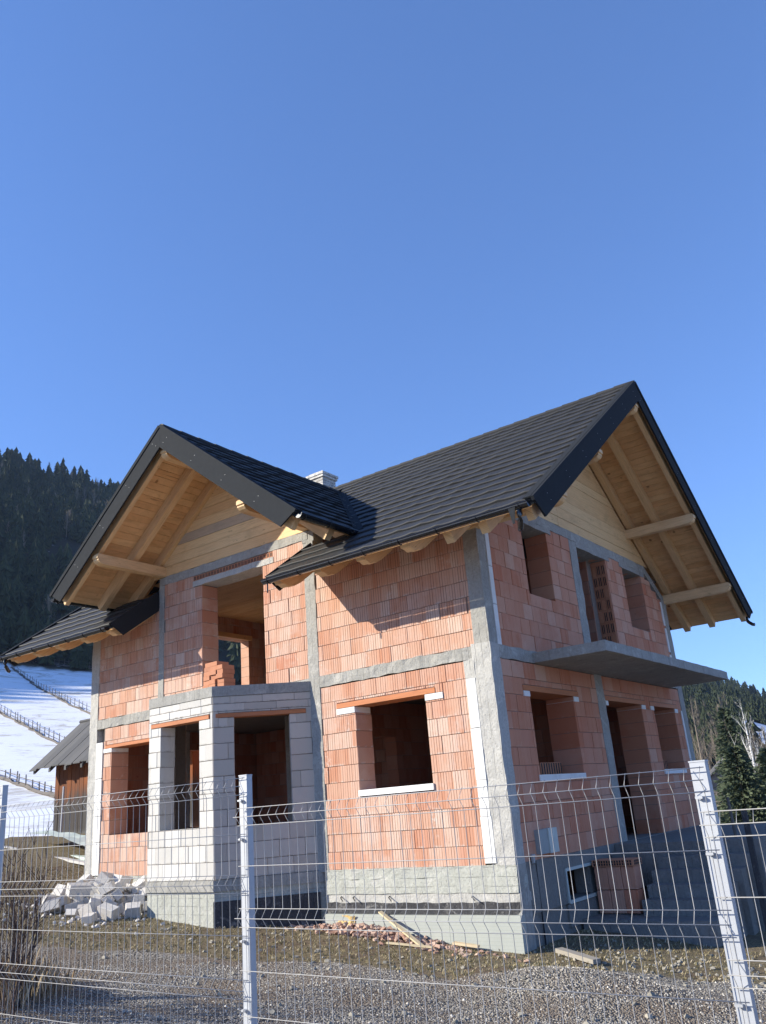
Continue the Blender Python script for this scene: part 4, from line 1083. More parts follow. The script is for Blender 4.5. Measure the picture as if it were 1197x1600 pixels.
# pale stones along the shade edge
t_ = NT('pale_stone'); M_stone = t_.fin(t_.mix(t_.attr('rnd'), (.36,.33,.27), (.20,.19,.165)), .9, t_.bump(t_.noise(t_.pos(), 40, 3), .4, .01))
shards('loose_stones', 330, 2.2, .25, 1.3, .5, lambda x,y: ground_z(x,y)+.005, M_stone, 'pale loose stones scattered at the edge of the house shadow', 'stones', (.008,.032), 6, .5)
shards('loose_stones', 120, -4.2, -2.0, 2.6, .5, lambda x,y: ground_z(x,y)+.005, M_stone, 'scattered small stones and chips in the mossy turf', 'stones', (.012,.035), 7, .4)
shards('yard_stones', 150, .5, -3.0, 2.6, 1.3, lambda x,y: ground_z(x,y)+.006, M_stone, 'larger loose stones lying about on the gravel', 'stones', (.010,.034), 17, .6)
# real stones on the gravel so that it has relief
t_ = NT('gravel_stone'); M_grav = t_.fin(t_.ramp(t_.attr('rnd'), [(0,(.16,.142,.118)),(.45,(.31,.28,.238)),(.85,(.46,.425,.37)),(1,(.64,.60,.53))]), .9)
def gravel():
    rg2 = random.Random(9); v=[];f=[];rn=[]; n=0
    while n < 52000:
        a = R(rg2.uniform(-66,-2)); D = 4.2+rg2.random()**.8*7.6; x = CP.x+D*sin(a); y = CP.y+D*cos(a)
        if zone(x,y)[0] < .45 or y > 1.2: n += .2; continue
        n += 1
        s = rg2.uniform(.004,.010)*(1.8 if rg2.random()<.05 else 1); z = ground_z(x,y)+s*.25; b = len(v); th = rg2.random()*6.28
        pts = [(-1,-.8,-.5),(1,-.7,-.5),(.9,.8,-.5),(-.8,1,-.5),(-.1,.0,.75),(.5,.4,.55)]
        c,s_ = cos(th),sin(th)
        for p in pts: v.append((x+(p[0]*c-p[1]*s_)*s, y+(p[0]*s_+p[1]*c)*s*.8, z+p[2]*s))
        f += [(b,b+1,b+4),(b+1,b+5,b+4),(b+1,b+2,b+5),(b+2,b+3,b+5),(b+3,b+4,b+5),(b+3,b,b+4)]; rn += [rg2.random()]*6
    me = bpy.data.meshes.new('gravel'); me.from_pydata(v,[],f); me.attributes.new('rnd','FLOAT','POINT').data.foreach_set('value', rn); me.materials.append(M_grav); me.update()
    tagit(put('gravel', me), 'grey crushed gravel spread over the yard behind the fence', 'gravel', None, 'stuff')
gravel()
# turf blades
t_ = NT('dry_turf'); M_turf = t_.fin(t_.ramp(t_.attr('rnd'), [(0,(.095,.085,.035)),(.35,(.20,.17,.080)),(.7,(.36,.30,.18)),(1,(.56,.48,.34))]), .85)
t_ = NT('dry_straw'); M_straw = t_.fin(t_.ramp(t_.attr('rnd'), [(0,(.16,.10,.06)),(.5,(.34,.25,.15)),(1,(.52,.42,.28))]), .85)
def blades(name, cnt, sampler, hmin, hmax, mat, label, cat, wid=.004, lean=1.0, seed=1):
    rg2 = random.Random(seed); v=[];f=[];rn=[]
    for _ in range(cnt):
        q = sampler(rg2)
        if q is None: continue
        x,y = q; z = ground_z(x,y)-.005
        for _b in range(3):
            th = rg2.random()*6.28; h = rg2.uniform(hmin,hmax); l = h*lean*rg2.uniform(.2,1); w = wid
            dx,dy = cos(th),sin(th); b = len(v); xo, yo = x+rg2.uniform(-.02,.02), y+rg2.uniform(-.02,.02)
            v += [(xo-dy*w,yo+dx*w,z),(xo+dy*w,yo-dx*w,z),(xo+dx*l*.4-dy*w*.8,yo+dy*l*.4+dx*w*.8,z+h*.6),(xo+dx*l,yo+dy*l,z+h)]
            f += [(0+b,1+b,2+b),(1+b,3+b,2+b)]; rn += [rg2.random()]*4
    me = bpy.data.meshes.new(name); me.from_pydata(v,[],f); me.attributes.new('rnd','FLOAT','POINT').data.foreach_set('value', rn); me.materials.append(mat); me.update()
    return tagit(put(name, me), label, cat, None, 'stuff')
def inside_house(x,y): return (-9.48<x<0 and y>-.02) or (-7.3<x<-3.4 and y>-1.15+max(0,abs(x+5.34)-.8)*1.02-.02) or (0<x<3.6 and 1.7<y<7.8)
def samp_turf(r_):
    a = R(r_.uniform(-66,-2)); D = 7+r_.random()**.7*14; x = CP.x+D*sin(a); y = CP.y+D*cos(a)
    if zone(x,y)[0] > .55 or inside_house(x,y): return None
    if x > 2.5 and r_.random() < .5: return None
    return x,y
blades('turf', 42000, samp_turf, .012, .05, M_turf, 'short mossy turf with dead grass in front of the house', 'grass', .005, 1.1, 3)
def samp_straw(r_):
    x = r_.gauss(-3.15,.28); y = r_.gauss(-5.35,.3)
    if y < -6.95: return None
    return x,y
blades('dry_grass', 1300, samp_straw, .08, .34, M_straw, 'tall dry straw coloured grass behind the fence at lower left', 'grass', .0022, .4, 5)
# bare brambles behind the fence at the left edge
t_ = NT('bramble_bark'); M_bram = t_.fin(t_.mix(t_.rnd(), (.045,.030,.028), (.10,.065,.055)), .8)
def bramble(x,y,h,seed,lab):
    rg2 = random.Random(seed); r_ = empty('bare_shrub', (x,y,ground_z(x,y))); tagit(r_, lab, 'shrub', 'bare shrubs behind the fence')
    for k in range(rg2.randint(7,10)):
        mb = MB(); a = rg2.uniform(0,6.28); l = rg2.uniform(.05,.22); hh = h*rg2.uniform(.55,1); z0 = ground_z(x,y)-.05
        p = [(x+cos(a)*.05+cos(a)*l*t**1.3*hh+rg2.uniform(-.02,.02), y+sin(a)*.05+sin(a)*l*t**1.3*hh+rg2.uniform(-.02,.02), z0+hh*t) for t in (0,.15,.3,.45,.6,.75,.9,1)]
        mb.tube(p, [.006-.0006*i for i in range(8)], 5)
        for _ in range(rg2.randint(5,9)):
            i = rg2.randint(2,6); q = Vector(p[i]); d = Vector((rg2.uniform(-1,1),rg2.uniform(-1,1),rg2.uniform(.5,1.6))).normalized(); L = rg2.uniform(.1,.38)
            mb.tube([q, q+d*L*.5+Vector((0,0,.02)), q+d*L+Vector((0,0,.06))], [.004,.003,.0015], 4)
        part(mb, 'stem', M_bram, parent=r_)
for i,(x,y,h,l) in enumerate(((-2.55,-5.5,1.75,'tallest bare dark shrub, nearest the middle of the left panel'),(-3.0,-5.6,1.6,'bare dark shrub behind the left fence post'),(-2.2,-5.75,1.3,'shorter bare shrub leaning over the gravel edge'),(-2.8,-5.95,1.25,'bare shrub rising out of the tallest dry grass'),(-3.1,-5.1,1.8,'bare shrub furthest from the fence at the left edge'),(-2.6,-6.3,1.0,'small twiggy shrub close against the fence wires'))): bramble(x,y,h,60+i,l)
# loose boards
def plank(p0, p1, w, t, name, label, cat='plank', mat=None):
    p0,p1 = Vector(p0),Vector(p1); d = (p1-p0).normalized(); s = d.cross(Vector((0,0,1))).normalized()*w/2; n = s.cross(d).normalized()*t
    mb = MB(); mb.prism([p0-s,p1-s,p1+s,p0+s], n); set_uv(mb, d)
    return thing_mesh(mb, name, mat or M_plank, label, cat)
gz = ground_z
plank((-2.22,-.12,gz(-2.2,-.12)+.27),(-1.22,-.52,gz(-1.2,-.5)+.01),.06,.022,'wooden_batten','long pale batten leaning down from the foundation onto the shards')
plank((-1.75,-.62,gz(-1.7,-.6)+.03),(-1.1,-.50,gz(-1.1,-.5)+.03),.05,.02,'wooden_batten','short pale batten lying flat under the leaning one')
plank((-.95,-.22,gz(-.9,-.2)+.05),(-.58,-.20,gz(-.6,-.2)+.05),.07,.03,'wooden_offcut','small pale offcut lying against the insulation boards')
plank((.40,.12,gz(.4,.1)+.02),(1.05,-.22,gz(1.0,-.2)+.02),.11,.05,'wooden_board','weathered board half buried in gravel by the house corner', mat=M_plankd)

# ------------------------------------------------------------------ FENCE
FY = -7.10
def fence():
    f_ = empty('mesh_fence', (2.27,FY,gz(2.27,FY))); tagit(f_, 'galvanised welded mesh fence with folded wires in front of the house', 'fence')
    posts = [(-5.23,1.40),(-2.73,1.32),(-.23,1.215),(2.27,1.085),(4.77,.935),(7.27,.79)]
    for i,(x,zt) in enumerate(posts):
        g = gz(x,FY)-.2; mb = MB(); mb.box(x-.03,x+.03,FY,FY+.042,g,zt)
        mb.box(x-.032,x+.032,FY-.002,FY+.044,zt,zt+.006)
        p = part(mb, 'post', M_galv, parent=f_)
        bm = None
        for z in ([zt-.13,zt-.33,zt-.83,zt-1.15]):
            c = MB(); c.box(x-.012-.014,x+.016-.014,FY-.020,FY-.004,z-.004,z+.005); c.tube([(x-.01,FY-.018,z),(x-.01,FY+.0,z)], .008, 8); part(c, 'clip', M_clip, parent=p)
    tops = {0:1.34, 1:1.24, 2:1.075, 3:.915, 4:.752}
    H = 1.73; hz = [0,.045,.09]
    folds = [0,.50,1.0,1.5]
    offs = []
    zz = []
    for fo in folds: zz += [(fo,0),(fo+.045,.033),(fo+.09,0)]
    for m in (.295,.795,1.295): zz.append((m,0))
    zz.append((1.70,0)); zz.sort()
    # one bent vertical wire, shared by all
    mb = MB(); mb.tube([(0,-d,-z) for z,d in [(0,0),(.045,.033),(.09,0),(.5,0),(.545,.033),(.59,0),(1.0,0),(1.045,.033),(1.09,0),(1.5,0),(1.545,.033),(1.59,0),(H,0)]], .0016, 5)
    vme = mb.mesh('vertical_wire', M_wire, True)
    for i in range(5):
        xa, xb = posts[i][0]-.02, posts[i+1][0]+.03; zt = tops[i]; yb = FY-.012 - (.010 if i%2 else 0)
        mb = MB()
        for z,d in zz:
            sag = .004
            mb.tube([(xa,yb-d-.004,zt-z+.0015*random.uniform(-1,1)),((xa+xb)/2,yb-d-.004,zt-z-sag*random.random()),(xb,yb-d-.004,zt-z+.0015*random.uniform(-1,1))], .0020, 5)
        p = part(mb, 'panel', M_wire, parent=f_, smooth=True)
        n = 42
        for k in range(n+1):
            o = bpy.data.objects.new('vertical_wire', vme); COL.objects.link(o); o.parent = p
            m = wmat(p).inverted() @ Matrix.Translation((xa+.015+(xb-xa-.03)*k/n, yb, zt+.003)); o.location = m.translation
fence()

# ------------------------------------------------------------------ BARN, BOARD PILE, FIELD FENCES
def barnwood():
    t = NT('old_barn_board'); P = t.pos(); s = t.sep(P); uv = t.uv(); rn = t.rnd()
    g = t.noise(t.mapv(P, (9,9,.7)), 2.5, 6, .7, .5)
    low = t.step(t.math('ADD', s[2], t.math('MULTIPLY', t.math('SUBTRACT', t.noise(t.mapv(P,(6,6,.5)), 1.6, 5, .7), .5), 1.6)), 1.65, 2.15)
    grey = t.mix(g, (.020,.020,.022), (.10,.095,.09)); warm = t.mix(g, (.05,.016,.008), (.40,.13,.04))
    c = t.mix(low, grey, warm); c = t.mix(t.math('MULTIPLY', rn, .4), c, (.05,.035,.03))
    c = t.mix(t.math('SUBTRACT', 1, t.step(s[2], .55, .95)), c, (.20,.20,.19))
    return t.fin(c, .85, t.bump(g, .5, .01))
M_barn = barnwood()
def shingle_m():
    t = NT('weathered_roof_board'); P = t.pos(); rn = t.rnd()
    g = t.noise(t.mapv(P, (7,1,1)), 3, 6, .7)
    c = t.mix(g, (.055,.055,.058), (.13,.13,.132)); c = t.mix(t.math('MULTIPLY', rn, .4), c, (.17,.165,.16))
    return t.fin(c, .85, t.bump(g, .6, .01))
M_shin = shingle_m()
def barn():
    b = empty('barn', (-14.6,5.9,.7)); tagit(b, 'old wooden barn with weathered board roof behind the house on the left', 'barn')
    xl, xr, yf, yb_ = -17.75,-11.6,4.55,6.75; zb, ze = .3, 2.95; ridge_y, ridge_z, ey, ez = 5.65, 4.12, 4.0, 2.70
    n = int((xr-xl)/.20)
    for i in range(n):
        x = xl+i*(xr-xl)/n; o = MB().box(x+.006,x+.194,yf+random.uniform(-.008,.008),yf+.04,zb+random.uniform(0,.05),ze+.12); part(o, 'wall_board', M_barn, parent=b)
    mb = MB().box(xl,xl+.05,yf+.03,yb_,zb,ze).box(xr-.05,xr,yf+.03,yb_,zb,ze).box(xl,xr,yb_-.05,yb_,zb,ze).box(xl+.01,xr-.01,yf+.045,yf+.07,zb,ze)
    mb.prism([(xl,yf+.05,ze),(xl,yb_,ze),(xl,ridge_y,ridge_z-.08)], (.04,0,0)); mb.prism([(xr-.04,yf+.05,ze),(xr-.04,yb_,ze),(xr-.04,ridge_y,ridge_z-.08)], (.04,0,0))
    part(mb, 'wall', M_barn, parent=b)
    sl = (ridge_z-ez)/(ridge_y-ey); n = 20; x = xl-.45; w = (xr+.4-x)/n
    for i in range(n):
        a = x+i*w
        for sgn in (1,-1):
            y0, y1 = (ey+random.uniform(-.05,.03), ridge_y) if sgn == 1 else (2*ridge_y-ey, ridge_y)
            z0 = ridge_z-abs(ridge_y-y0)*sl; off = .012*(i%2)
            mb = MB(); mb.prism([(a+.004,y0,z0+off),(a+w-.004,y0,z0+off),(a+w-.004,y1,ridge_z+off),(a+.004,y1,ridge_z+off)], (0,0,-.035)); part(mb, 'roof_board', M_shin, parent=b)
    mb = MB(); mb.tube([(x-.03,ridge_y,ridge_z+.01),(xr+.42,ridge_y,ridge_z+.01)], .06, 6); part(mb, 'ridge_log', M_shin, parent=b)
    for i in range(9):
        xx = xl-.35+i*.78; mb = MB(); mb.prism([(xx,ey+.03,ez-.06),(xx+.09,ey+.03,ez-.06),(xx+.09,ridge_y,ridge_z-.06),(xx,ridge_y,ridge_z-.06)], (0,0,-.10)); part(mb, 'rafter', M_shin, parent=b)
barn()
mb = MB().tube([(-15.9,3.6,.2),(-15.87,3.62,2.05)], .028, 8); thing_mesh(mb, 'metal_pipe', M_galv, 'thin pale metal pipe standing upright in front of the barn', 'pipe')
t_ = NT('pale_sheet'); M_sheet = t_.fin(t_.mix(t_.noise(t_.pos(), 2.2, 4), (.62,.63,.57), (.46,.58,.52)), .6)
def pile():
    r_ = empty('board_pile', (-13,2.0,gz(-13,2.0))); tagit(r_, 'low pile of pale boards under a greenish sheet in front of the barn', 'boards')
    rg2 = random.Random(3)
    for i in range(6):
        k = i//6; y = 1.55+ (i%6)*.17+rg2.uniform(-.03,.03); x0 = -15.1+k*.45+rg2.uniform(-.4,.3); z = gz(-14.5,1.8)+.10+k*.06
        p0 = (x0,y,z-.1); p1 = (-10.9+rg2.uniform(-.3,.3),y-.3+rg2.uniform(-.1,.1),gz(-11.0,1.6)+.10+k*.06)
        p0,p1 = Vector(p0),Vector(p1); d=(p1-p0).normalized(); s = d.cross(Vector((0,0,1))).normalized()*.07
        mb = MB(); mb.prism([p0-s,p1-s,p1+s,p0+s],(0,0,.05)); set_uv(mb,d); part(mb, 'board', M_sheet if i%3 else M_aac, parent=r_)
    mb = MB(); n=14
    for i in range(n):
        for j in range(4):
            pass
    def zp(i,j): x=-14.5+i*.28; y=1.75+j*.24-i*.015; return (x,y,gz(x,y)+.30+.05*mnoise.noise(Vector((x*3,y*3,1)))-.12*(j==3))
    v=[zp(i,j) for i in range(n) for j in range(4)]; f=[(i*4+j,(i+1)*4+j,(i+1)*4+j+1,i*4+j+1) for i in range(n-1) for j in range(3)]
    mb.add(v,f); part(mb, 'sheet', M_sheet, parent=r_)
pile()
t_ = NT('grey_fence_wood'); M_fw = t_.fin(t_.mix(t_.noise(t_.pos(), 5, 4), (.10,.085,.075), (.20,.18,.16)), .9)
def at_dir(az, D): return CP.x+D*sin(R(az)), CP.y+D*cos(R(az))
def field_fence(a, b, n, h, lab, bank=True):
    (x0,y0),(x1,y1) = a,b; r_ = empty('field_fence', (x0,y0,gz(x0,y0))); tagit(r_, lab, 'fence', 'wooden fences across the snowy slope')
    pts = []
    for i in range(n+1):
        t = i/n; x = lerp(x0,x1,t)+random.uniform(-.15,.15); y = lerp(y0,y1,t)+random.uniform(-.15,.15); z = gz(x,y); pts.append((x,y,z))
        hh = h*random.uniform(.85,1.15); mb = MB(); mb.tube([(x,y,z-.2),(x+random.uniform(-.06,.06),y,z+hh)], [.07,.05], 6); part(mb, 'post', M_fw, parent=r_)
    for k in (.35,.75):
        mb = MB(); mb.tube([(x,y,z+h*k) for x,y,z in pts], .03, 4); part(mb, 'rail', M_fw, parent=r_)
    if bank:
        mb = MB()
        for k in range(3):
            mb.tube([(x+random.uniform(-.3,.3),y+random.uniform(-.3,.3),z+.02+k*.05) for x,y,z in pts], [random.uniform(.04,.20) for _ in pts], 5)
        part(mb, 'brush_bank', M_fw, parent=r_)
field_fence(at_dir(-60.3,224), at_dir(-55.2,139), 30, 1.4, 'upper field fence running down the shaded part of the snowy slope')
field_fence(at_dir(-62.3,172), at_dir(-56.6,102), 28, 1.25, 'middle field fence crossing the sunlit snow above the barn roof')
field_fence(at_dir(-62,90), at_dir(-57.3,67), 16, .9, 'lowest field fence on the snow left of the barn')
field_fence(at_dir(-62,238), at_dir(-53,236), 30, 1.8, 'top fence along the lower edge of the hillside forest')

# ------------------------------------------------------------------ TREES
def leafm(name, c0, c1):
    t = NT(name); rn = t.math('FRACT', t.math('ADD', t.rnd(), t.attr('rnd'))); P = t.pos()
    c = t.mix(rn, c0, c1); c = t.mix(t.noise(P, .9, 3), c, c0); return t.fin(c, .85)
M_con = leafm('conifer_needles', (.014,.024,.013), (.085,.100,.042)); M_con2 = leafm('near_spruce_needles', (.045,.065,.040), (.14,.16,.09))
t_ = NT('bark'); M_bark = t_.fin(t_.mix(t_.noise(t_.pos(), 4, 4), (.07,.055,.045), (.14,.12,.10)), .9)
t_ = NT('birch_bark'); M_birch = t_.fin(t_.mix(t_.step(t_.noise(t_.mapv(t_.pos(),(1,1,5)), 3, 4), .55,.62), (.62,.60,.56), (.10,.09,.08)), .7)
t_ = NT('bare_twigs'); M_twig = t_.fin(t_.mix(t_.rnd(), (.13,.11,.09), (.22,.18,.14)), .9)
def far_conifer(seed, H=1.0):
    """unit-height conifer: tiers of ragged skirts, a trunk"""
    rg2 = random.Random(seed); v=[];f=[];rn=[]
    T = rg2.randint(7,10); wid = rg2.uniform(.15,.25); cx=cy=0
    for k in range(T):
        z0 = .06+.90*k/T; r = wid*(1-(k/T))**.62*rg2.uniform(.7,1.2)+.012; zt = min(1.0, z0+.26*(1-.35*k/T)); n = 9
        ph = rg2.random()*6.28; b = len(v); v.append((0,0,zt)); rn.append(rg2.random())
        for i in range(n*2):
            a = ph+pi*i/n; rr2 = r*(rg2.uniform(.8,1.2) if i%2==0 else rg2.uniform(.35,.6)); zz = z0+rg2.uniform(-.02,.02)-(.018 if i%2==0 else -.02)
            v.append((cos(a)*rr2, sin(a)*rr2, zz)); rn.append(rg2.random())
        for i in range(n*2): f.append((b, b+1+i, b+1+(i+1)%(n*2)))
    b = len(v)
    for z in (-.03,.14):
        for i in range(4): v.append((cos(i*pi/2)*.012, sin(i*pi/2)*.012, z)); rn.append(.1)
    f += [(b+i, b+(i+1)%4, b+4+(i+1)%4, b+4+i) for i in range(4)]
    return v,f,rn
def decid(seed):
    rg2 = random.Random(seed); v=[];f=[];rn=[]
    for _ in range(110):
        t_ = rg2.random(); z = .22+.62*t_; a = rg2.random()*6.28; L = rg2.uniform(.10,.24)*(1.1-.5*t_); d = Vector((cos(a)*rg2.uniform(.2,.7), sin(a)*rg2.uniform(.2,.7), 1)).normalized()*L
        r0_ = rg2.uniform(0,.10)*(1.2-t_); c = Vector((cos(a)*r0_, sin(a)*r0_, z)); w = Vector((-sin(a),cos(a),0))*rg2.uniform(.003,.008); b = len(v)
        v.extend([tuple(c-w),tuple(c+w),tuple(c+d)]); f.append((b,b+1,b+2)); rn.extend([rg2.random()]*3)
    b=len(v)
    for z in (-.03,.8):
        for i in range(3): v.append((cos(i*2.1)*.012, sin(i*2.1)*.012, z)); rn.append(.1)
    f += [(b+i, b+(i+1)%3, b+3+(i+1)%3, b+3+i) for i in range(3)]
    return v,f,rn
CON = [far_conifer(100+i) for i in range(6)]; DEC = [decid(200+i) for i in range(3)]
t_ = NT('pale_bare_crown'); M_dec = t_.fin(t_.mix(t_.rnd(), (.13,.115,.095), (.20,.17,.13)), .9)
def tmesh(name, g, mat):
    v,f,rn = g; me = bpy.data.meshes.new(name); me.from_pydata(v,[],f); me.attributes.new('rnd','FLOAT','POINT').data.foreach_set('value', rn); me.materials.append(mat); me.update(); return me
CONM = [tmesh('conifer', g, M_con) for g in CON]; DECM = [tmesh('bare_tree', g, M_dec) for g in DEC]
def proj_px(P):
    d = Vector(P)-CP; z = d.dot(fwd); return (598.5+FOC*d.dot(rr)/z, 800-FOC*d.dot(uu)/z, z) if z > 1 else (9e9,9e9,1)
def forest():
    rg2 = random.Random(77); pts = []
    def sow(a0,a1,step,dmin=None,dmax=None,hs=(6,15.5),dens=1.0):
        D = 60
        while D < 760:
            n = max(1,int(D*R(a1-a0)/step))
            for i in range(n):
                if rg2.random() > dens: continue
                az = a0+(a1-a0)*(i+rg2.random())/n; d = D+rg2.uniform(-.5,.5)*step; df, dt = tab(T_DF,az), tab(T_DT,az)
                if d < df+2 or d > dt+25: continue
                x,y = at_dir(az,d)
                if zone(x,y)[3] < .5: continue
                if mnoise.noise(Vector((x*.03,y*.03,4))) > .40: continue
                if d > dt-25 and mnoise.noise(Vector((x*.08,y*.08,2))) > .12: continue
                pts.append((x,y,rg2.uniform(*hs)*(1+.5*mnoise.noise(Vector((x*.04,y*.04,8)))), 1 if rg2.random() < (.55 if (az > -25 and d < 300) else .12) else 0))
            D += step
    sow(-70,-51.5,4.6); sow(-51.5,-21,8.5); sow(-21,-8,5.2,hs=(6,10.5)); sow(-125,-70,10); sow(-8,20,12)
    vis_, rest = [], []
    for p in pts:
        u,v,z = proj_px((p[0],p[1],gz(p[0],p[1])+p[2]*.6))
        inview = (0 < u < 195 and v > 690 and v < 1045) or (1062 < u < 1197 and v < 1250)
        (vis_ if inview else rest).append((p, FOC/z*p[2]))
    vis_.sort(key=lambda q: -q[1]); rest += vis_[300:]; vis_ = vis_[:300]
    for (x,y,h,k),_s in vis_:
        me = rg2.choice(DECM if k else CONM); o = bpy.data.objects.new('bare_tree' if k else 'conifer_tree', me); COL.objects.link(o)
        s = h*rg2.uniform(.85,1.15); o.location = (x,y,gz(x,y)-.2); o.scale = (s*rg2.uniform(.95,1.35), s*1.1, h); o.rotation_euler = (0,0,rg2.random()*6.28)
        side = proj_px((x,y,0))[0] < 600
        vv = proj_px((x,y,gz(x,y)+h))[1]; dd = hypot(x-CP.x,y-CP.y); up = (dd-tab(T_DF,math.degrees(atan2(x-CP.x,y-CP.y))))/(tab(T_DT,math.degrees(atan2(x-CP.x,y-CP.y)))-tab(T_DF,math.degrees(atan2(x-CP.x,y-CP.y))))
        zn = ', on the skyline' if up > .88 else ', high on the slope' if up > .55 else ', halfway up the slope' if up > .25 else ', at the foot of the slope'
        if k: tagit(o, 'pale leafless tree on the '+('left' if side else 'right')+' hillside'+zn, 'tree', 'leafless trees in the hillside forest, '+('left' if side else 'right'))
        else: tagit(o, 'dark conifer on the '+('steep left hillside' if side else 'low hill at the right')+zn, 'conifer tree', 'conifers on the '+('left' if side else 'right')+' hillside')
    V=[];Fc=[];RN=[]
    for (x,y,h,k),_s in rest:
        v,f,rn = rg2.choice(DEC if k else CON); b = len(V); a = rg2.random()*6.28; c,s = cos(a)*h*1.15,sin(a)*h*1.15; z0 = gz(x,y)-.2; q = rg2.random()
        V += [(x+p[0]*c-p[1]*s, y+p[0]*s+p[1]*c, z0+p[2]*h) for p in v]; Fc += [tuple(i+b for i in t) for t in f]; RN += [(r_*.4+q)%1 for r_ in rn]
    me = bpy.data.meshes.new('distant_forest'); me.from_pydata(V,[],Fc); me.attributes.new('rnd','FLOAT','POINT').data.foreach_set('value', RN); me.materials.append(M_con); me.update()
    tagit(put('distant_forest', me), 'dense dark conifer forest covering the hillsides behind the house', 'forest', None, 'stuff')
    print('trees', len(vis_), len(rest), len(Fc))
forest()
# nearer trees on the right
def spruce(x, y, H, Wd, seed, label):
    rg2 = random.Random(seed); z0 = gz(x,y); r_ = empty('spruce_tree', (x,y,z0)); tagit(r_, label, 'spruce tree', 'spruces beside the snowy field')
    mb = MB(); mb.tube([(x,y,z0-.2),(x,y,z0+H*.5),(x,y,z0+H*.98)], [.012*H+.05,.008*H,.01], 8); part(mb, 'trunk', M_bark, parent=r_)
    v=[];f=[];rn=[]
    N = int(60*H**.5*6)
    for k in range(N):
        t = (k+rg2.random())/N; zz = H*(.05+.93*t); L = Wd*(1-t)**.8*rg2.uniform(.7,1.15)+.08; a = rg2.random()*6.28; dr = -.25-.15*rg2.random()
        d = Vector((cos(a),sin(a),0)); side = Vector((-sin(a),cos(a),0))
        m = max(3,int(L/.16)); sh = rg2.random()
        for j in range(m):
            s = (j+.6)/m; c = Vector((x,y,z0+zz)) + d*L*s + Vector((0,0, dr*L*s*(1-.5*s)*1.2))
            wdt = L*.16*(1.15-s)+.03
            for _ in range(2):
                b = len(v); q = side*wdt*rg2.uniform(-1,1); tip = d*rg2.uniform(.10,.22)+Vector((0,0,rg2.uniform(-.10,.02))); wv = Vector((rg2.uniform(-.05,.05),rg2.uniform(-.05,.05),rg2.uniform(-.07,.02)))
                v += [tuple(c), tuple(c+q*.6+tip*.3+wv), tuple(c+q+tip), tuple(c+q*.3+tip*.8-wv)]; f.append((b,b+1,b+2,b+3)); rn += [sh]*4
    me = bpy.data.meshes.new('crown'); me.from_pydata(v,[],f); me.attributes.new('rnd','FLOAT','POINT').data.foreach_set('value', rn); me.materials.append(M_con2); me.update(); put('crown', me, r_)
def bare(x, y, H, seed, label, mat, name='bare_tree', group=None, dens=1.0, spread=.5, cat='tree'):
    rg2 = random.Random(seed); z0 = gz(x,y); r_ = empty(name, (x,y,z0)); tagit(r_, label, cat, group)
    tr = MB(); br = MB(); lean = rg2.uniform(-.04,.04)
    tp = [(x+lean*H*t, y, z0-.1+H*t) for t in (0,.3,.6,.85,1)]; tr.tube(tp, [.014*H,.011*H,.007*H,.004*H,.001*H], 6)
    def rec(p, d, L, r, lv):
        q = p+d*L*.5+Vector((0,0,L*.05)); e = p+d*L+Vector((0,0,L*.15)); br.tube([p,q,e], [r,r*.75,r*.4], 4 if lv else 3, cap=False)
        if lv <= 0: return
        for _ in range(rg2.randint(3,4)):
            t = rg2.uniform(.3,1); nd = (d+Vector((rg2.uniform(-.7,.7),rg2.uniform(-.7,.7),rg2.uniform(-.2,.7)))).normalized(); rec(p.lerp(e,t), nd, L*rg2.uniform(.4,.65), r*.5, lv-1)
    for k in range(int(17*dens)):
        t = rg2.uniform(.25,.97); p = Vector((x+lean*H*t, y, z0+H*t)); a = rg2.random()*6.28; d = Vector((cos(a)*spread,sin(a)*spread,rg2.uniform(.5,1.1))).normalized(); rec(p, d, H*.26*(1.15-t)*rg2.uniform(.7,1.2), .0035*H*(1.2-t), 2)
    part(tr, 'trunk', mat, parent=r_); part(br, 'branches', M_twig if mat is not M_birch else M_birch, parent=r_, recalc=False)
sp = [(-14.9,46,5.8,1.35,'slender tall spruce, leftmost of the spruces beside the field'),(-14.75,33,3.1,1.2,'lower bushy spruce in front of the slender tall one'),(-12.9,35,3.1,1.6,'broad dark spruce nearest the right edge of the photo'),(-12.0,40,3.0,1.4,'dark spruce just beyond the broad one at the right edge')]
for i,(a,D,H,w,l) in enumerate(sp): x,y = at_dir(a,D); spruce(x,y,H,w,300+i,l)
x,y = at_dir(-13.75,44); bare(x,y,5.6,41,'tall white barked birch standing between the spruces',M_birch,'birch_tree',cat='birch')
for i in range(16):
    az = -17.4+5.6*i/15+random.uniform(-.1,.1); D = random.uniform(58,100); x,y = at_dir(az,D)
    bare(x,y,random.uniform(5,8) if az < -15 else random.uniform(3,5),500+i,'grey leafless tree in the thicket behind the spruces',M_twig,'bare_tree','leafless trees in the thicket',1.2)
def hedge(): 
    rg2 = random.Random(12); mb = MB()
    for _ in range(2600):
        az = rg2.uniform(-18.5,-8); D = rg2.uniform(50,62); x,y = at_dir(az,D); z = gz(x,y)+rg2.uniform(-.1,.3); d = Vector((rg2.uniform(-.5,.5),rg2.uniform(-.5,.5),1)).normalized()*rg2.uniform(.5,1.5)
        p = Vector((x,y,z)); mb.tube([p,p+d], [.02,.006], 3, cap=False)
    o = mb.build('undergrowth', M_twig, None, recalc=False); tagit(o, 'brown leafless undergrowth along the far edge of the field', 'bushes', None, 'stuff')
hedge()
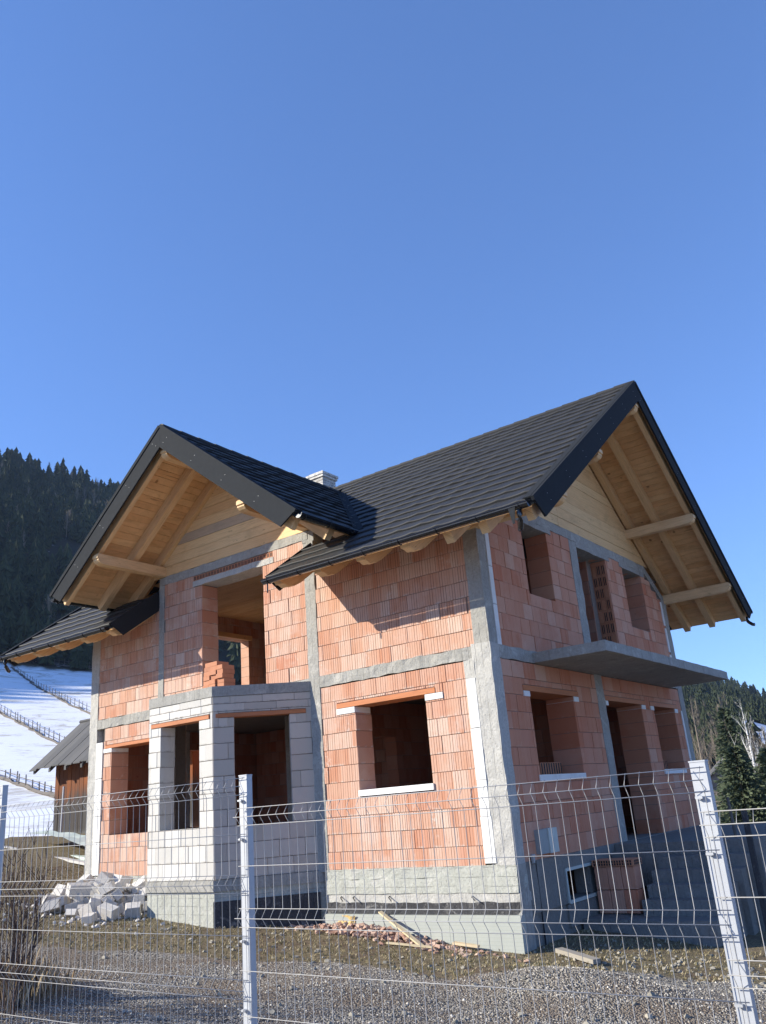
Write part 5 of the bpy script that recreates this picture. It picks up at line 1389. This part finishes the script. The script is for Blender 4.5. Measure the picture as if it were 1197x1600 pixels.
# small house among the trees
def cottage():
    x,y = at_dir(-15.35,60); z = gz(x,y); c = empty('cottage', (x,y,z), R(20)); tagit(c, 'small grey wooden cottage half hidden among bare trees at the right', 'cottage')
    Mx = wmat(c)
    def pt(mb, nm, mat, par=None):
        mb.v = [tuple(Mx@Vector(p)) for p in mb.v]; return part(mb, nm, mat, parent=par or c)
    w = MB().box(-1.4,1.4,-1.6,1.6,-.3,2.1); w.prism([(-1.4,-1.6,2.1),(1.4,-1.6,2.1),(0,-1.6,3.35)],(0,3.2,0)); pt(w,'wall',M_fw)
    rf = MB(); rf.prism([(-1.75,-1.9,1.85),(0,-1.9,3.45),(0,-1.9,3.53),(-1.8,-1.9,1.93)],(0,3.8,0)); rf.prism([(1.75,-1.9,1.85),(0,-1.9,3.45),(0,-1.9,3.53),(1.8,-1.9,1.93)],(0,3.8,0)); pt(rf,'roof',M_shin)
    pt(MB().box(-.35,.35,-1.63,-1.59,.9,1.6),'window',M_dark)
cottage()
# far yard fence posts at the right
x,y = at_dir(-14.9,13.5); mb = MB().box(x-.035,x+.035,y-.03,y+.03,gz(x,y)-.1,.42); thing_mesh(mb, 'fence_post', M_bitumen, 'dark square fence post standing at the far side of the yard', 'post')
x,y = at_dir(-15.55,15); mb = MB().tube([(x,y,gz(x,y)-.1),(x-.03,y,.58)], [.03,.025], 7); thing_mesh(mb, 'wooden_stake', M_fw, 'thin pale wooden stake left of the dark fence post', 'stake')

# ------------------------------------------------------------------ HAZE
def haze():
    mb = MB(); mb.box(CP.x-1560,CP.x+1560,CP.y-1560,CP.y+1560,HZB,300)
    me = bpy.data.meshes.new('haze'); me.from_pydata(mb.v, [], mb.f); me.update()
    m = bpy.data.materials.new('haze'); m.use_nodes = True; t = m.node_tree; t.nodes.clear()
    v = t.nodes.new('ShaderNodeVolumePrincipled'); v.inputs['Color'].default_value = (.50,.68,1,1); v.inputs['Density'].default_value = HAZE; v.inputs['Anisotropy'].default_value = .0
    out = t.nodes.new('ShaderNodeOutputMaterial'); t.links.new(v.outputs[0], out.inputs['Volume']); me.materials.append(m)
    o = put('haze', me); tagit(o, 'thin blue haze lying in the air of the valley', 'haze', None, 'stuff')
HZB = LOWEST-1.0; HAZE = .00011
haze()
